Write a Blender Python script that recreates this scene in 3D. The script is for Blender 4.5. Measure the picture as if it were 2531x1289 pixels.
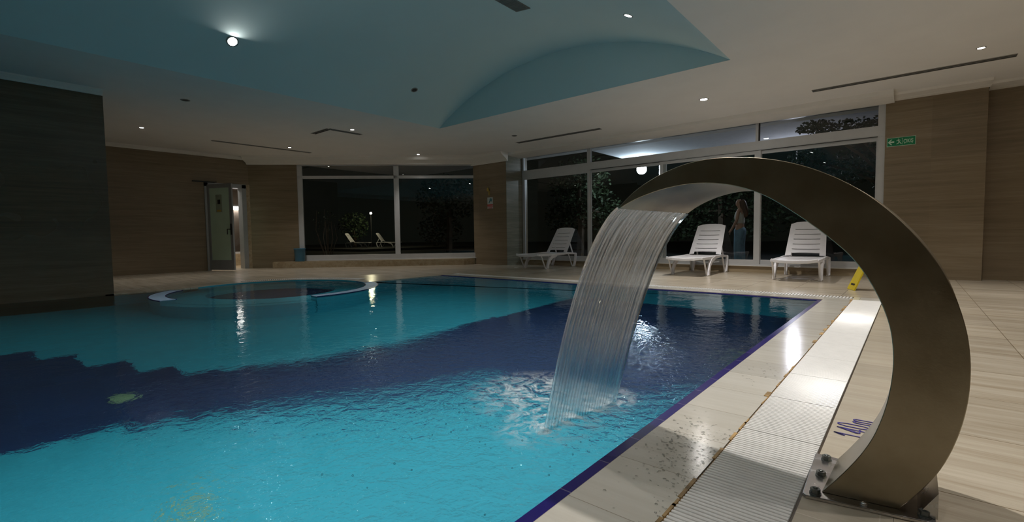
import bpy, bmesh, math, random
from mathutils import Vector, Matrix
random.seed(7)
for o in list(bpy.data.objects):
    bpy.data.objects.remove(o)
SC = bpy.context.scene
COL = SC.collection
PI = math.pi

# ------------------------------------------------------------------ camera
cam_d = bpy.data.cameras.new('camera')
cam = bpy.data.objects.new('camera', cam_d)
COL.objects.link(cam)
yaw, pitch, roll, foc = 2.273899820783049, -0.05337661599441372, -0.013216507146550954, 1167.315
fw = Vector((math.cos(pitch)*math.cos(yaw), math.cos(pitch)*math.sin(yaw), math.sin(pitch)))
rt = Vector((math.sin(yaw), -math.cos(yaw), 0))
up = rt.cross(fw)
rt2 = rt*math.cos(roll)+up*math.sin(roll)
up2 = -rt*math.sin(roll)+up*math.cos(roll)
M = Matrix((rt2, up2, -fw)).transposed().to_4x4()
M.translation = Vector((0, 0, 0.8))
cam.matrix_world = M
cam_d.sensor_width = 36
cam_d.sensor_fit = 'HORIZONTAL'
cam_d.lens = 36*foc/2531
cam_d.clip_start = 0.02
cam_d.clip_end = 200
SC.camera = cam

# ------------------------------------------------------------------ world, exposure
W = bpy.data.worlds.new('night_sky')
SC.world = W
W.use_nodes = True
bg = W.node_tree.nodes['Background']
bg.inputs[0].default_value = (0.007, 0.008, 0.006, 1)
bg.inputs[1].default_value = 0.35
SC.view_settings.view_transform = 'Standard'
SC.view_settings.look = 'None'
SC.view_settings.gamma = 1
SC.view_settings.use_curve_mapping = False
SC.view_settings.exposure = 0.22
SC.cycles.max_bounces = 10
SC.cycles.diffuse_bounces = 5
SC.cycles.glossy_bounces = 5
SC.cycles.transmission_bounces = 8
SC.cycles.transparent_max_bounces = 12
SC.cycles.sample_clamp_indirect = 3.0
SC.cycles.use_denoising = True

# ------------------------------------------------------------------ unseen area lights added under the surface, standing in for transmitted ceiling light
def area(name, loc, sx, sy, power, col, rot=(0, 0, 0)):
    l = bpy.data.lights.new(name, 'AREA')
    l.shape = 'RECTANGLE'; l.size = sx; l.size_y = sy
    l.energy = power; l.color = col
    o = bpy.data.objects.new(name, l); COL.objects.link(o)
    o.location = loc; o.rotation_euler = rot
    return o
area('water_fill_light', (-2.35, 1.9, -0.16), 2.9, 5.0, 39, (0.92, 1.0, 1.0))
area('water_fill_light', (-4.6, 4.2, -0.16), 5.0, 2.4, 13, (0.92, 1.0, 1.0))
area('water_fill_light', (-6.9, 1.0, -0.16), 2.8, 4.0, 3, (0.92, 1.0, 1.0))
area('water_fill_light', (-7.9, 3.3, -0.10), 1.4, 1.4, 1.2, (0.92, 1.0, 1.0))

# ------------------------------------------------------------------ node helpers / materials
def new_mat(name):
    m = bpy.data.materials.new(name); m.use_nodes = True
    nt = m.node_tree; nt.nodes.clear()
    out = nt.nodes.new('ShaderNodeOutputMaterial')
    return m, nt, out
def N(nt, t, **kw):
    n = nt.nodes.new(t)
    for k, v in kw.items():
        if k.startswith('i_'): n.inputs[k[2:].replace('_', ' ')].default_value = v
        else: setattr(n, k, v)
    return n
def L(nt, a, b): nt.links.new(a, b)
def mth(nt, op, a, b=None, c=None, clamp=False):
    n = nt.nodes.new('ShaderNodeMath'); n.operation = op; n.use_clamp = clamp
    for i, v in enumerate((a, b, c)):
        if v is None: continue
        if isinstance(v, (int, float)): n.inputs[i].default_value = v
        else: nt.links.new(v, n.inputs[i])
    return n.outputs[0]
def ramp(nt, fac, stops):
    r = nt.nodes.new('ShaderNodeValToRGB'); e = r.color_ramp.elements
    while len(e) < len(stops): e.new(0.5)
    for i, (p, c) in enumerate(stops):
        e[i].position = p; e[i].color = (c[0], c[1], c[2], 1) if not isinstance(c, float) else (c, c, c, 1)
    nt.links.new(fac, r.inputs[0])
    return r.outputs[0]
def mapped(nt, scale, rot=(0, 0, 0), loc=(0, 0, 0)):
    g = nt.nodes.new('ShaderNodeNewGeometry'); m = nt.nodes.new('ShaderNodeMapping')
    m.inputs['Scale'].default_value = scale; m.inputs['Rotation'].default_value = rot; m.inputs['Location'].default_value = loc
    nt.links.new(g.outputs['Position'], m.inputs['Vector'])
    return m.outputs[0]
def noise(nt, vec, scale, detail=4, rough=.55, dist=0.0):
    n = nt.nodes.new('ShaderNodeTexNoise')
    n.inputs['Scale'].default_value = scale; n.inputs['Detail'].default_value = detail
    n.inputs['Roughness'].default_value = rough; n.inputs['Distortion'].default_value = dist
    if vec is not None: nt.links.new(vec, n.inputs['Vector'])
    return n.outputs['Fac']
def mixc(nt, fac, a, b, mode='MIX'):
    n = nt.nodes.new('ShaderNodeMix'); n.data_type = 'RGBA'; n.blend_type = mode
    for i, v in ((0, fac), (6, a), (7, b)):
        if isinstance(v, (int, float)): n.inputs[i].default_value = v
        elif isinstance(v, tuple): n.inputs[i].default_value = (v[0], v[1], v[2], 1)
        else: nt.links.new(v, n.inputs[i])
    return n.outputs[2]

def plain(name, col, rough=0.5, metal=0.0, var=0.06, nscale=6.0, bump=0.0, emit=None, spec=0.5, coat=0.0):
    m, nt, out = new_mat(name)
    p = N(nt, 'ShaderNodeBsdfPrincipled')
    tc = N(nt, 'ShaderNodeTexCoord')
    f = noise(nt, tc.outputs['Object'], nscale, 3)
    c = ramp(nt, f, [(0.3, tuple(max(0, v*(1-var)) for v in col)), (0.7, tuple(min(1, v*(1+var)) for v in col))])
    L(nt, c, p.inputs['Base Color'])
    p.inputs['Roughness'].default_value = rough; p.inputs['Metallic'].default_value = metal
    p.inputs['Specular IOR Level'].default_value = spec
    p.inputs['Coat Weight'].default_value = coat
    if emit:
        p.inputs['Emission Color'].default_value = (*emit[0], 1); p.inputs['Emission Strength'].default_value = emit[1]
    if bump:
        b = N(nt, 'ShaderNodeBump'); b.inputs['Strength'].default_value = bump; b.inputs['Distance'].default_value = 0.01
        L(nt, f, b.inputs['Height']); L(nt, b.outputs[0], p.inputs['Normal'])
    L(nt, p.outputs[0], out.inputs[0])
    return m

def stone(name, base, dark, light, vein='X', rough=0.25, joints=None, jcol=None, vary=1.0, jw=0.004, bump=0.02):
    """veined travertine; joints=(axis_a, offset_a, pitch_a, axis_b, offset_b, pitch_b)"""
    m, nt, out = new_mat(name)
    p = N(nt, 'ShaderNodeBsdfPrincipled')
    sc = {'X': (0.55, 9.0, 9.0), 'Z': (0.5, 0.5, 11.0), 'Y': (9, .55, 9)}[vein]
    v1 = mapped(nt, sc)
    f1 = noise(nt, v1, 1.3, 6, .6, .35)
    v2 = mapped(nt, tuple(s*3.1 for s in sc), loc=(3, 7, 1))
    f2 = noise(nt, v2, 1.6, 5, .65, .2)
    f3 = noise(nt, mapped(nt, (1, 1, 1)), 0.7, 3, .5)
    f = mth(nt, 'ADD', mth(nt, 'MULTIPLY', f1, .55), mth(nt, 'ADD', mth(nt, 'MULTIPLY', f2, .3), mth(nt, 'MULTIPLY', f3, .15)))
    c = ramp(nt, f, [(0.5-.16*vary, dark), (0.5, base), (0.5+.14*vary, light)])
    if joints:
        g = N(nt, 'ShaderNodeNewGeometry'); s = N(nt, 'ShaderNodeSeparateXYZ'); L(nt, g.outputs['Position'], s.inputs[0])
        masks = []; ids = []
        for ax, off, pit in (joints[:3], joints[3:6]):
            t = mth(nt, 'DIVIDE', mth(nt, 'SUBTRACT', s.outputs['XYZ'.index(ax)], off), pit)
            fr = mth(nt, 'FRACT', t); ids.append(mth(nt, 'FLOOR', t))
            d = mth(nt, 'ABSOLUTE', mth(nt, 'SUBTRACT', fr, .5))
            masks.append(mth(nt, 'GREATER_THAN', d, .5-jw/pit))
        mk = mth(nt, 'MAXIMUM', masks[0], masks[1])
        wn = N(nt, 'ShaderNodeTexWhiteNoise'); wn.noise_dimensions = '2D'
        cb = N(nt, 'ShaderNodeCombineXYZ'); L(nt, ids[0], cb.inputs[0]); L(nt, ids[1], cb.inputs[1]); L(nt, cb.outputs[0], wn.inputs['Vector'])
        sh = mth(nt, 'MULTIPLY_ADD', wn.outputs['Value'], .14, .93)
        cc = N(nt, 'ShaderNodeCombineXYZ')
        for i in range(3): L(nt, sh, cc.inputs[i])
        c = mixc(nt, 1.0, c, cc.outputs[0], 'MULTIPLY')
        c = mixc(nt, mk, c, jcol)
    L(nt, c, p.inputs['Base Color'])
    r = mth(nt, 'MULTIPLY_ADD', f3, .18, rough-.09)
    L(nt, r, p.inputs['Roughness'])
    b = N(nt, 'ShaderNodeBump'); b.inputs['Strength'].default_value = bump*10; b.inputs['Distance'].default_value = 0.004
    L(nt, f2, b.inputs['Height']); L(nt, b.outputs[0], p.inputs['Normal'])
    L(nt, p.outputs[0], out.inputs[0])
    return m

MT = {}
MT['deck'] = stone('deck_travertine', (.47, .41, .315), (.335, .27, .185), (.57, .51, .41), 'X', .24,
                   ('X', .545, .60, 'Y', .12, .60), (.20, .15, .09), 1.0, .0022)
MT['wall'] = stone('wall_travertine', (.235, .18, .112), (.175, .13, .078), (.29, .23, .155), 'Z', .38,
                   ('Z', .0, .985, 'X', .2, 2.4), (.23, .18, .12), 1.1, .0012)
MT['wall_shaded'] = stone('shaded_travertine', (.12, .09, .055), (.075, .055, .035), (.17, .13, .085), 'Z', .3,
                   ('Z', .0, .985, 'X', .2, 2.4), (.05, .04, .03), 1.1, .0012)  # wall travertine darkened, the block's shade put into its colour
MT['ledge'] = stone('ledge_travertine', (.42, .33, .21), (.30, .22, .13), (.5, .42, .29), 'X', .28)
MT['marble'] = stone('grey_marble', (.22, .215, .165), (.12, .12, .09), (.36, .35, .28), 'Z', .2, vary=1.5)
MT['coping'] = stone('coping_tile', (.60, .57, .50), (.54, .505, .43), (.66, .635, .57), 'X', .16,
                     ('Y', 2.19, .335, 'X', -.79, .9), (.38, .34, .27), 1.3, .0016, .008)
MT['coping_far'] = stone('coping_tile_far', (.62, .59, .51), (.54, .505, .43), (.68, .65, .59), 'X', .14,
                     ('X', -.79, .335, 'Y', 6.6, .9), (.38, .34, .27), 1.3, .0016, .008)
MT['apron'] = stone('apron_tile', (.52, .46, .365), (.46, .40, .31), (.57, .52, .42), 'X', .2,
                    ('Y', 2.19, .335, 'X', -.05, .9), (.62, .56, .46), 1.2, .0018, .008)
MT['ceiling'] = plain('ceiling_paint', (.84, .82, .79), .9, var=.02, nscale=2)
MT['vault'] = plain('vault_paint', (.60, .75, .76), .9, var=.02, nscale=1.2)
MT['cornice'] = plain('cornice_paint', (.78, .75, .70), .8, var=.02)
MT['white_alu'] = plain('white_window_frame', (.58, .585, .59), .38, var=.03)
MT['grey_alu'] = plain('grey_door_frame', (.33, .35, .36), .35, metal=.3, var=.04)
MT['frosted'] = plain('frosted_door_glass', (.50, .66, .52), .45, var=.05, nscale=2)
MT['plastic'] = plain('white_plastic', (.80, .79, .82), .32, var=.02, nscale=10)
MT['grate'] = plain('white_grate_plastic', (.88, .87, .84), .28, var=.03, nscale=14)
MT['channel'] = plain('wet_channel', (.05, .035, .02), .3, var=.3)
MT['grout'] = plain('rusty_grout', (.38, .24, .09), .5, var=.5, nscale=9, bump=.6)
MT['blue_tile'] = None
MT['dark_grille'] = plain('dark_grille', (.16, .155, .14), .6, var=.1)
MT['slot'] = plain('slot_shadow', (.035, .035, .035), .8, var=.1)
MT['slot_edge'] = plain('slot_metal', (.30, .29, .27), .5, var=.05)
MT['black'] = plain('black_plastic', (.02, .02, .02), .45)
MT['bin'] = plain('blue_bin_plastic', (.045, .17, .27), .35, var=.1)
MT['yellow'] = plain('yellow_sign_plastic', (.80, .62, .02), .4, var=.05)
MT['green'] = plain('exit_green', (.0, .22, .085), .5, var=.05)
MT['exit_white'] = plain('exit_pale_green', (.62, .80, .64), .5, var=.03)
MT['red'] = plain('red_print', (.55, .06, .05), .6)
MT['paper'] = plain('sign_paper', (.55, .60, .60), .6)
MT['teal_print'] = plain('teal_print', (.10, .25, .28), .6)
MT['brass'] = plain('yellow_fitting', (.55, .38, .08), .4)
MT['ink'] = plain('blue_marker_paint', (.075, .06, .30), .45, var=.2, nscale=30)
MT['bolt'] = plain('dark_bolt_steel', (.16, .17, .16), .4, metal=.8)
MT['asphalt'] = plain('garden_paving', (.05, .05, .045), .9, var=.2)
MT['bark'] = plain('bark', (.10, .075, .05), .9, var=.3)
MT['canopy'] = plain('canopy_paint', (.55, .58, .62), .9, var=.05)
MT['corridor'] = plain('corridor_wall', (.36, .30, .24), .6, var=.05)
MT['skin'] = plain('skin', (.50, .30, .20), .6)
MT['cloth_top'] = plain('pale_top', (.62, .62, .55), .8)
MT['jeans'] = plain('pale_blue_denim', (.20, .34, .44), .85, var=.15, nscale=14)
MT['hair'] = plain('brown_hair', (.10, .05, .025), .55, var=.3)
MT['pipe'] = plain('pool_inlet_plastic', (.20, .34, .20), .5)

# brushed stainless steel
m, nt, out = new_mat('stainless_steel'); MT['steel'] = m
p = N(nt, 'ShaderNodeBsdfPrincipled')
p.inputs['Metallic'].default_value = 1.0
f = noise(nt, mapped(nt, (2.5, 2.5, 2.5)), 2.0, 5, .6)
g = noise(nt, mapped(nt, (60, 60, 60)), 2.0, 3, .6)
L(nt, ramp(nt, f, [(.3, (.30, .255, .18)), (.7, (.41, .36, .27))]), p.inputs['Base Color'])
L(nt, mth(nt, 'MULTIPLY_ADD', f, .22, .22), p.inputs['Roughness'])
b = N(nt, 'ShaderNodeBump'); b.inputs['Strength'].default_value = .12; b.inputs['Distance'].default_value = .002
L(nt, g, b.inputs['Height']); L(nt, b.outputs[0], p.inputs['Normal'])
L(nt, p.outputs[0], out.inputs[0])
m, nt, out = new_mat('polished_steel'); MT['steel_bright'] = m
p = N(nt, 'ShaderNodeBsdfPrincipled'); p.inputs['Metallic'].default_value = 1.0
f = noise(nt, mapped(nt, (9, 9, 9)), 2.0, 4, .6)
L(nt, ramp(nt, f, [(.3, (.55, .53, .52)), (.7, (.72, .70, .70))]), p.inputs['Base Color'])
L(nt, mth(nt, 'MULTIPLY_ADD', f, .25, .12), p.inputs['Roughness'])
L(nt, p.outputs[0], out.inputs[0])

def tile_mat(name, col, pitch, grout, var=.12, rough=.35, axes='XY'):
    m, nt, out = new_mat(name)
    p = N(nt, 'ShaderNodeBsdfPrincipled')
    g = N(nt, 'ShaderNodeNewGeometry'); s = N(nt, 'ShaderNodeSeparateXYZ'); L(nt, g.outputs['Position'], s.inputs[0])
    mk = None; ids = []
    for ax in 'XYZ':
        t = mth(nt, 'DIVIDE', mth(nt, 'ADD', s.outputs['XYZ'.index(ax)], .013 if ax != 'Z' else 0.4), pitch)
        ids.append(mth(nt, 'FLOOR', t))
        if ax in axes:
            d = mth(nt, 'ABSOLUTE', mth(nt, 'SUBTRACT', mth(nt, 'FRACT', t), .5))
            k = mth(nt, 'GREATER_THAN', d, .5-.0022/pitch)
            mk = k if mk is None else mth(nt, 'MAXIMUM', mk, k)
    cb = N(nt, 'ShaderNodeCombineXYZ')
    for i in range(3): L(nt, ids[i], cb.inputs[i])
    wn = N(nt, 'ShaderNodeTexWhiteNoise'); wn.noise_dimensions = '3D'; L(nt, cb.outputs[0], wn.inputs['Vector'])
    c = ramp(nt, wn.outputs['Value'], [(0, tuple(v*(1-var) for v in col)), (1, tuple(v*(1+var) for v in col))])
    c = mixc(nt, mk, c, grout)
    L(nt, c, p.inputs['Base Color']); p.inputs['Roughness'].default_value = rough
    L(nt, p.outputs[0], out.inputs[0])
    return m
MT['pool_teal'] = tile_mat('turquoise_pool_tile', (.022, .34, .45), .10, (.025, .37, .48), var=.05, rough=.6)
MT['pool_navy'] = tile_mat('navy_pool_tile', (.003, .026, .10), .245, (.008, .05, .14), var=.10, rough=.6)
MT['ring_tile'] = tile_mat('pale_blue_ring_tile', (.30, .44, .60), .12, (.26, .38, .52), var=.06, rough=.4)
MT['blue_tile'] = tile_mat('cobalt_edge_tile', (.018, .010, .13), .245, (.16, .13, .24), var=.15, rough=.2, axes='Y')
MT['blue_tile_far'] = tile_mat('cobalt_edge_tile_far', (.03, .02, .20), .245, (.2, .18, .3), var=.15, rough=.2, axes='X')

# pool water: real refracting surface with ripples growing towards the waterfall
m, nt, out = new_mat('pool_water'); MT['water'] = m
gl = N(nt, 'ShaderNodeBsdfGlass'); gl.inputs['IOR'].default_value = 1.33; gl.inputs['Roughness'].default_value = 0.0
gl.inputs['Color'].default_value = (.93, 1, 1, 1)
geo = N(nt, 'ShaderNodeNewGeometry')
def dist_to(px, py):
    v = N(nt, 'ShaderNodeVectorMath', operation='DISTANCE'); L(nt, geo.outputs['Position'], v.inputs[0]); v.inputs[1].default_value = (px, py, 0)
    return v.outputs['Value']
d1 = dist_to(-1.15, 1.9)
near = N(nt, 'ShaderNodeMapRange'); near.interpolation_type = 'SMOOTHSTEP'
near.inputs['From Min'].default_value = .25; near.inputs['From Max'].default_value = 3.0; near.inputs['To Min'].default_value = 1.0; near.inputs['To Max'].default_value = 0.0
L(nt, d1, near.inputs['Value'])
near2 = mth(nt, 'POWER', near.outputs[0], 1.7)
n1 = noise(nt, mapped(nt, (1, 1, 1)), 2.6, 3, .5, .6)
n2 = noise(nt, mapped(nt, (1, 1, 1)), 13.0, 3, .55, .5)
n3 = noise(nt, mapped(nt, (1, 1, 1)), 34.0, 3, .6, .8)
h = mth(nt, 'ADD', mth(nt, 'MULTIPLY', n1, .0050), mth(nt, 'MULTIPLY', n2, .0018))
amp = mth(nt, 'MULTIPLY_ADD', near2, .008, .00005)
h = mth(nt, 'ADD', h, mth(nt, 'MULTIPLY', n3, amp))
h = mth(nt, 'ADD', h, mth(nt, 'MULTIPLY', n2, mth(nt, 'MULTIPLY', near2, .024)))
b = N(nt, 'ShaderNodeBump'); b.inputs['Strength'].default_value = 1.0; b.inputs['Distance'].default_value = 1.0
L(nt, h, b.inputs['Height']); L(nt, b.outputs[0], gl.inputs['Normal'])
L(nt, gl.outputs[0], out.inputs[0])

# falling sheet of water
m, nt, out = new_mat('falling_water'); MT['fall'] = m
gl = N(nt, 'ShaderNodeBsdfGlass'); gl.inputs['IOR'].default_value = 1.33; gl.inputs['Roughness'].default_value = 0.02
tr = N(nt, 'ShaderNodeBsdfTransparent'); mx = N(nt, 'ShaderNodeMixShader'); mx.inputs[0].default_value = .66
L(nt, tr.outputs[0], mx.inputs[1]); L(nt, gl.outputs[0], mx.inputs[2])
df = N(nt, 'ShaderNodeBsdfDiffuse'); df.inputs['Color'].default_value = (.85, .87, .9, 1)
tl = N(nt, 'ShaderNodeBsdfTranslucent'); tl.inputs['Color'].default_value = (.85, .87, .9, 1)
ms = N(nt, 'ShaderNodeMixShader'); ms.inputs[0].default_value = .5; L(nt, df.outputs[0], ms.inputs[1]); L(nt, tl.outputs[0], ms.inputs[2])
uv = N(nt, 'ShaderNodeUVMap'); mp = N(nt, 'ShaderNodeMapping'); mp.inputs['Scale'].default_value = (85, 1.5, 1); L(nt, uv.outputs[0], mp.inputs['Vector'])
fs = noise(nt, mp.outputs[0], 1.0, 4, .6, .3)
fa = ramp(nt, fs, [(.50, 0.0), (.72, .50)])
suv = N(nt, 'ShaderNodeSeparateXYZ'); L(nt, uv.outputs[0], suv.inputs[0])
fa = mth(nt, 'MULTIPLY', fa, mth(nt, 'SUBTRACT', 1.0, mth(nt, 'MULTIPLY', suv.outputs[1], .75)))
mx2 = N(nt, 'ShaderNodeMixShader'); L(nt, fa, mx2.inputs[0]); L(nt, mx.outputs[0], mx2.inputs[1]); L(nt, ms.outputs[0], mx2.inputs[2])
mp2 = N(nt, 'ShaderNodeMapping'); mp2.inputs['Scale'].default_value = (70, 1.2, 1); L(nt, uv.outputs[0], mp2.inputs['Vector'])
fb = noise(nt, mp2.outputs[0], 1.0, 3, .55, .5)
b = N(nt, 'ShaderNodeBump'); b.inputs['Strength'].default_value = .9; b.inputs['Distance'].default_value = .003
L(nt, fb, b.inputs['Height']); L(nt, b.outputs[0], gl.inputs['Normal'])
L(nt, mx2.outputs[0], out.inputs[0])

# foam on the surface where the sheet lands
m, nt, out = new_mat('splash_foam'); MT['foam'] = m
tr = N(nt, 'ShaderNodeBsdfTransparent'); df = N(nt, 'ShaderNodeBsdfDiffuse'); df.inputs['Color'].default_value = (.75, .82, .85, 1)
mx = N(nt, 'ShaderNodeMixShader'); L(nt, tr.outputs[0], mx.inputs[1]); L(nt, df.outputs[0], mx.inputs[2])
uv = N(nt, 'ShaderNodeUVMap')
fn = noise(nt, mapped(nt, (1, 1, 1)), 9.0, 8, .68, 1.4)
fr = ramp(nt, fn, [(.44, 0.0), (.62, 1.0)])
se = N(nt, 'ShaderNodeSeparateXYZ'); L(nt, uv.outputs[0], se.inputs[0])
L(nt, mth(nt, 'MULTIPLY', mth(nt, 'MULTIPLY', fr, se.outputs[0]), .85), mx.inputs[0])
L(nt, mx.outputs[0], out.inputs[0])

m, nt, out = new_mat('water_drops'); MT['drops'] = m
gl = N(nt, 'ShaderNodeBsdfGlossy'); gl.inputs['Roughness'].default_value = .02
tr = N(nt, 'ShaderNodeBsdfTransparent'); tr.inputs['Color'].default_value = (.96, .97, .97, 1); fz = N(nt, 'ShaderNodeFresnel'); fz.inputs['IOR'].default_value = 1.45
mx = N(nt, 'ShaderNodeMixShader'); L(nt, fz.outputs[0], mx.inputs[0]); L(nt, tr.outputs[0], mx.inputs[1]); L(nt, gl.outputs[0], mx.inputs[2])
L(nt, mx.outputs[0], out.inputs[0])

# window glass: thin pane, mirror mixed over clear
def pane_mat(name, tint, base):
    m, nt, out = new_mat(name)
    tr = N(nt, 'ShaderNodeBsdfTransparent'); tr.inputs['Color'].default_value = (*tint, 1)
    g = N(nt, 'ShaderNodeBsdfGlossy'); g.inputs['Roughness'].default_value = .0
    fr = N(nt, 'ShaderNodeFresnel'); fr.inputs['IOR'].default_value = 1.5
    mx = N(nt, 'ShaderNodeMixShader')
    L(nt, mth(nt, 'MULTIPLY', fr.outputs[0], base, clamp=True), mx.inputs[0])
    L(nt, tr.outputs[0], mx.inputs[1]); L(nt, g.outputs[0], mx.inputs[2]); L(nt, mx.outputs[0], out.inputs[0])
    return m
MT['pane'] = pane_mat('window_pane', (.80, .83, .82), 1.7)
MT['clear'] = pane_mat('clear_pane', (.85, .85, .85), 1.6)

def emit_mat(name, col, s):
    m, nt, out = new_mat(name)
    e = N(nt, 'ShaderNodeEmission'); e.inputs[0].default_value = (*col, 1); e.inputs[1].default_value = s
    L(nt, e.outputs[0], out.inputs[0]); return m
MT['lens_bright'] = emit_mat('lens_bright', (1, .97, .92), 260)
MT['lens_mid'] = emit_mat('lens_mid', (1, .97, .93), 40)
MT['lens_dim'] = emit_mat('lens_dim', (1, .95, .92), 6)
MT['globe'] = emit_mat('globe_glow', (.74, .87, 1.0), 130)
MT['strip'] = emit_mat('strip_glow', (1, .95, .92), 9)

# leaves
m, nt, out = new_mat('night_leaves'); MT['leaf'] = m
p = N(nt, 'ShaderNodeBsdfPrincipled'); oi = N(nt, 'ShaderNodeNewGeometry')
L(nt, ramp(nt, oi.outputs['Random Per Island'], [(0, (.012, .026, .008)), (1, (.03, .055, .018))]), p.inputs['Base Color'])
p.inputs['Roughness'].default_value = .7
L(nt, p.outputs[0], out.inputs[0])

# ------------------------------------------------------------------ mesh helpers
def obj(name, bm, mat, parent=None, smooth=False, kind=None, bevel=0, loc=None):
    me = bpy.data.meshes.new(name)
    bmesh.ops.recalc_face_normals(bm, faces=bm.faces[:])
    bm.to_mesh(me); bm.free()
    if smooth:
        for f in me.polygons: f.use_smooth = True
    me.materials.append(mat)
    o = bpy.data.objects.new(name, me); COL.objects.link(o)
    if parent is not None: o.parent = parent
    if kind: o['kind'] = kind
    if loc: o.location = loc
    if bevel:
        b = o.modifiers.new('bevel', 'BEVEL'); b.width = bevel; b.segments = 2; b.limit_method = 'ANGLE'
    return o
def tag(o, label, cat, group=None, kind=None):
    o['label'] = label; o['category'] = cat
    if group: o['group'] = group
    if kind: o['kind'] = kind
    return o
def thing(name, label, cat, loc=(0, 0, 0), rz=0, group=None):
    o = bpy.data.objects.new(name, None); COL.objects.link(o)
    o.location = loc; o.rotation_euler = (0, 0, rz); o.empty_display_size = .1
    return tag(o, label, cat, group)
def box(bm, x0, x1, y0, y1, z0, z1):
    vs = [bm.verts.new((x, y, z)) for z in (z0, z1) for y in (y0, y1) for x in (x0, x1)]
    for q in ((0, 1, 3, 2), (4, 6, 7, 5), (0, 4, 5, 1), (2, 3, 7, 6), (0, 2, 6, 4), (1, 5, 7, 3)):
        bm.faces.new([vs[i] for i in q])
def B(x0, x1, y0, y1, z0, z1):
    bm = bmesh.new(); box(bm, x0, x1, y0, y1, z0, z1); return bm
def prism(bm, poly, z0, z1):
    a = [bm.verts.new((x, y, z0)) for x, y in poly]; b = [bm.verts.new((x, y, z1)) for x, y in poly]
    n = len(poly)
    bm.faces.new(a[::-1]); bm.faces.new(b)
    for i in range(n): bm.faces.new((a[i], a[(i+1) % n], b[(i+1) % n], b[i]))
def bar(bm, p, q, w, h, upv=(0, 0, 1)):
    p = Vector(p); q = Vector(q); d = (q-p).normalized(); u = Vector(upv)
    s = d.cross(u)
    if s.length < 1e-4: s = d.cross(Vector((1, 0, 0)))
    s.normalize(); u = s.cross(d)
    vs = []
    for c in (p, q):
        for a, b_ in ((-1, -1), (1, -1), (1, 1), (-1, 1)): vs.append(bm.verts.new(c+s*a*w/2+u*b_*h/2))
    bm.faces.new(vs[3::-1]); bm.faces.new(vs[4:])
    for i in range(4): bm.faces.new((vs[i], vs[(i+1) % 4], vs[4+(i+1) % 4], vs[4+i]))
def strip(bm, pts, w, h, side):
    """rectangular section swept along pts; side = fixed sideways direction"""
    side = Vector(side).normalized(); rings = []
    P = [Vector(p) for p in pts]
    for i, p in enumerate(P):
        d = (P[min(i+1, len(P)-1)]-P[max(i-1, 0)]).normalized(); u = side.cross(d).normalized()
        ww = w[i] if isinstance(w, (list, tuple)) else w; hh = h[i] if isinstance(h, (list, tuple)) else h
        rings.append([bm.verts.new(p+side*a*ww/2+u*b_*hh/2) for a, b_ in ((-1, -1), (1, -1), (1, 1), (-1, 1))])
    for r0, r1 in zip(rings, rings[1:]):
        for i in range(4): bm.faces.new((r0[i], r0[(i+1) % 4], r1[(i+1) % 4], r1[i]))
    bm.faces.new(rings[0][::-1]); bm.faces.new(rings[-1])
def lathe(bm, prof, n=24, c=(0, 0, 0)):
    rings = []
    for r, z in prof:
        rings.append([bm.verts.new((c[0]+r*math.cos(2*PI*i/n), c[1]+r*math.sin(2*PI*i/n), c[2]+z)) for i in range(n)])
    for a, b_ in zip(rings, rings[1:]):
        for i in range(n): bm.faces.new((a[i], a[(i+1) % n], b_[(i+1) % n], b_[i]))
    if prof[0][0] > 1e-5: bm.faces.new(rings[0][::-1])
    if prof[-1][0] > 1e-5: bm.faces.new(rings[-1])
def text_mesh(txt, size, extrude=.0005):
    c = bpy.data.curves.new('t', 'FONT'); c.body = txt; c.size = size; c.extrude = extrude; c.offset = .0012
    o = bpy.data.objects.new('t', c); COL.objects.link(o)
    dg = bpy.context.evaluated_depsgraph_get(); dg.update()
    me = bpy.data.meshes.new_from_object(o.evaluated_get(dg))
    bpy.data.objects.remove(o); return me
def mesh_obj(name, me, mat, parent=None):
    me.materials.clear(); me.materials.append(mat); me.name = name
    o = bpy.data.objects.new(name, me); COL.objects.link(o)
    if parent is not None: o.parent = parent
    return o
def structure(name, bm, mat, parent=None, **k): return obj(name, bm, mat, parent, kind='structure' if parent is None else None, **k)

# ------------------------------------------------------------------ dimensions (metres)
EX = -.79            # pool edge beside the fountain (x)
FY = 6.60            # far pool edge (y)
GX0, GX1 = -.515, -.24   # grate channel
GY = 6.75
YW = 10.35           # window wall with the loungers
XL = -13.95          # left wall
BX, BY = -9.2, 1.53  # corner of the shaded stone block
CH = 19.26           # chamfer wall: x - y = -CH
CZ = 3.03            # ceiling height
JC, JR0, JR1 = (-7.95, 3.35), 1.44, 1.63   # whirlpool ring
PWX = -7.5           # pool west side beyond the whirlpool
VX, VZ, VR = -4.68, -1.611, 5.436          # vault circle
VY = 6.60
VH = math.sqrt(VR**2-(CZ-VZ)**2)
YB, XR = -3.6, 4.6   # back wall, right wall
WZ = -.012           # water level

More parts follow.
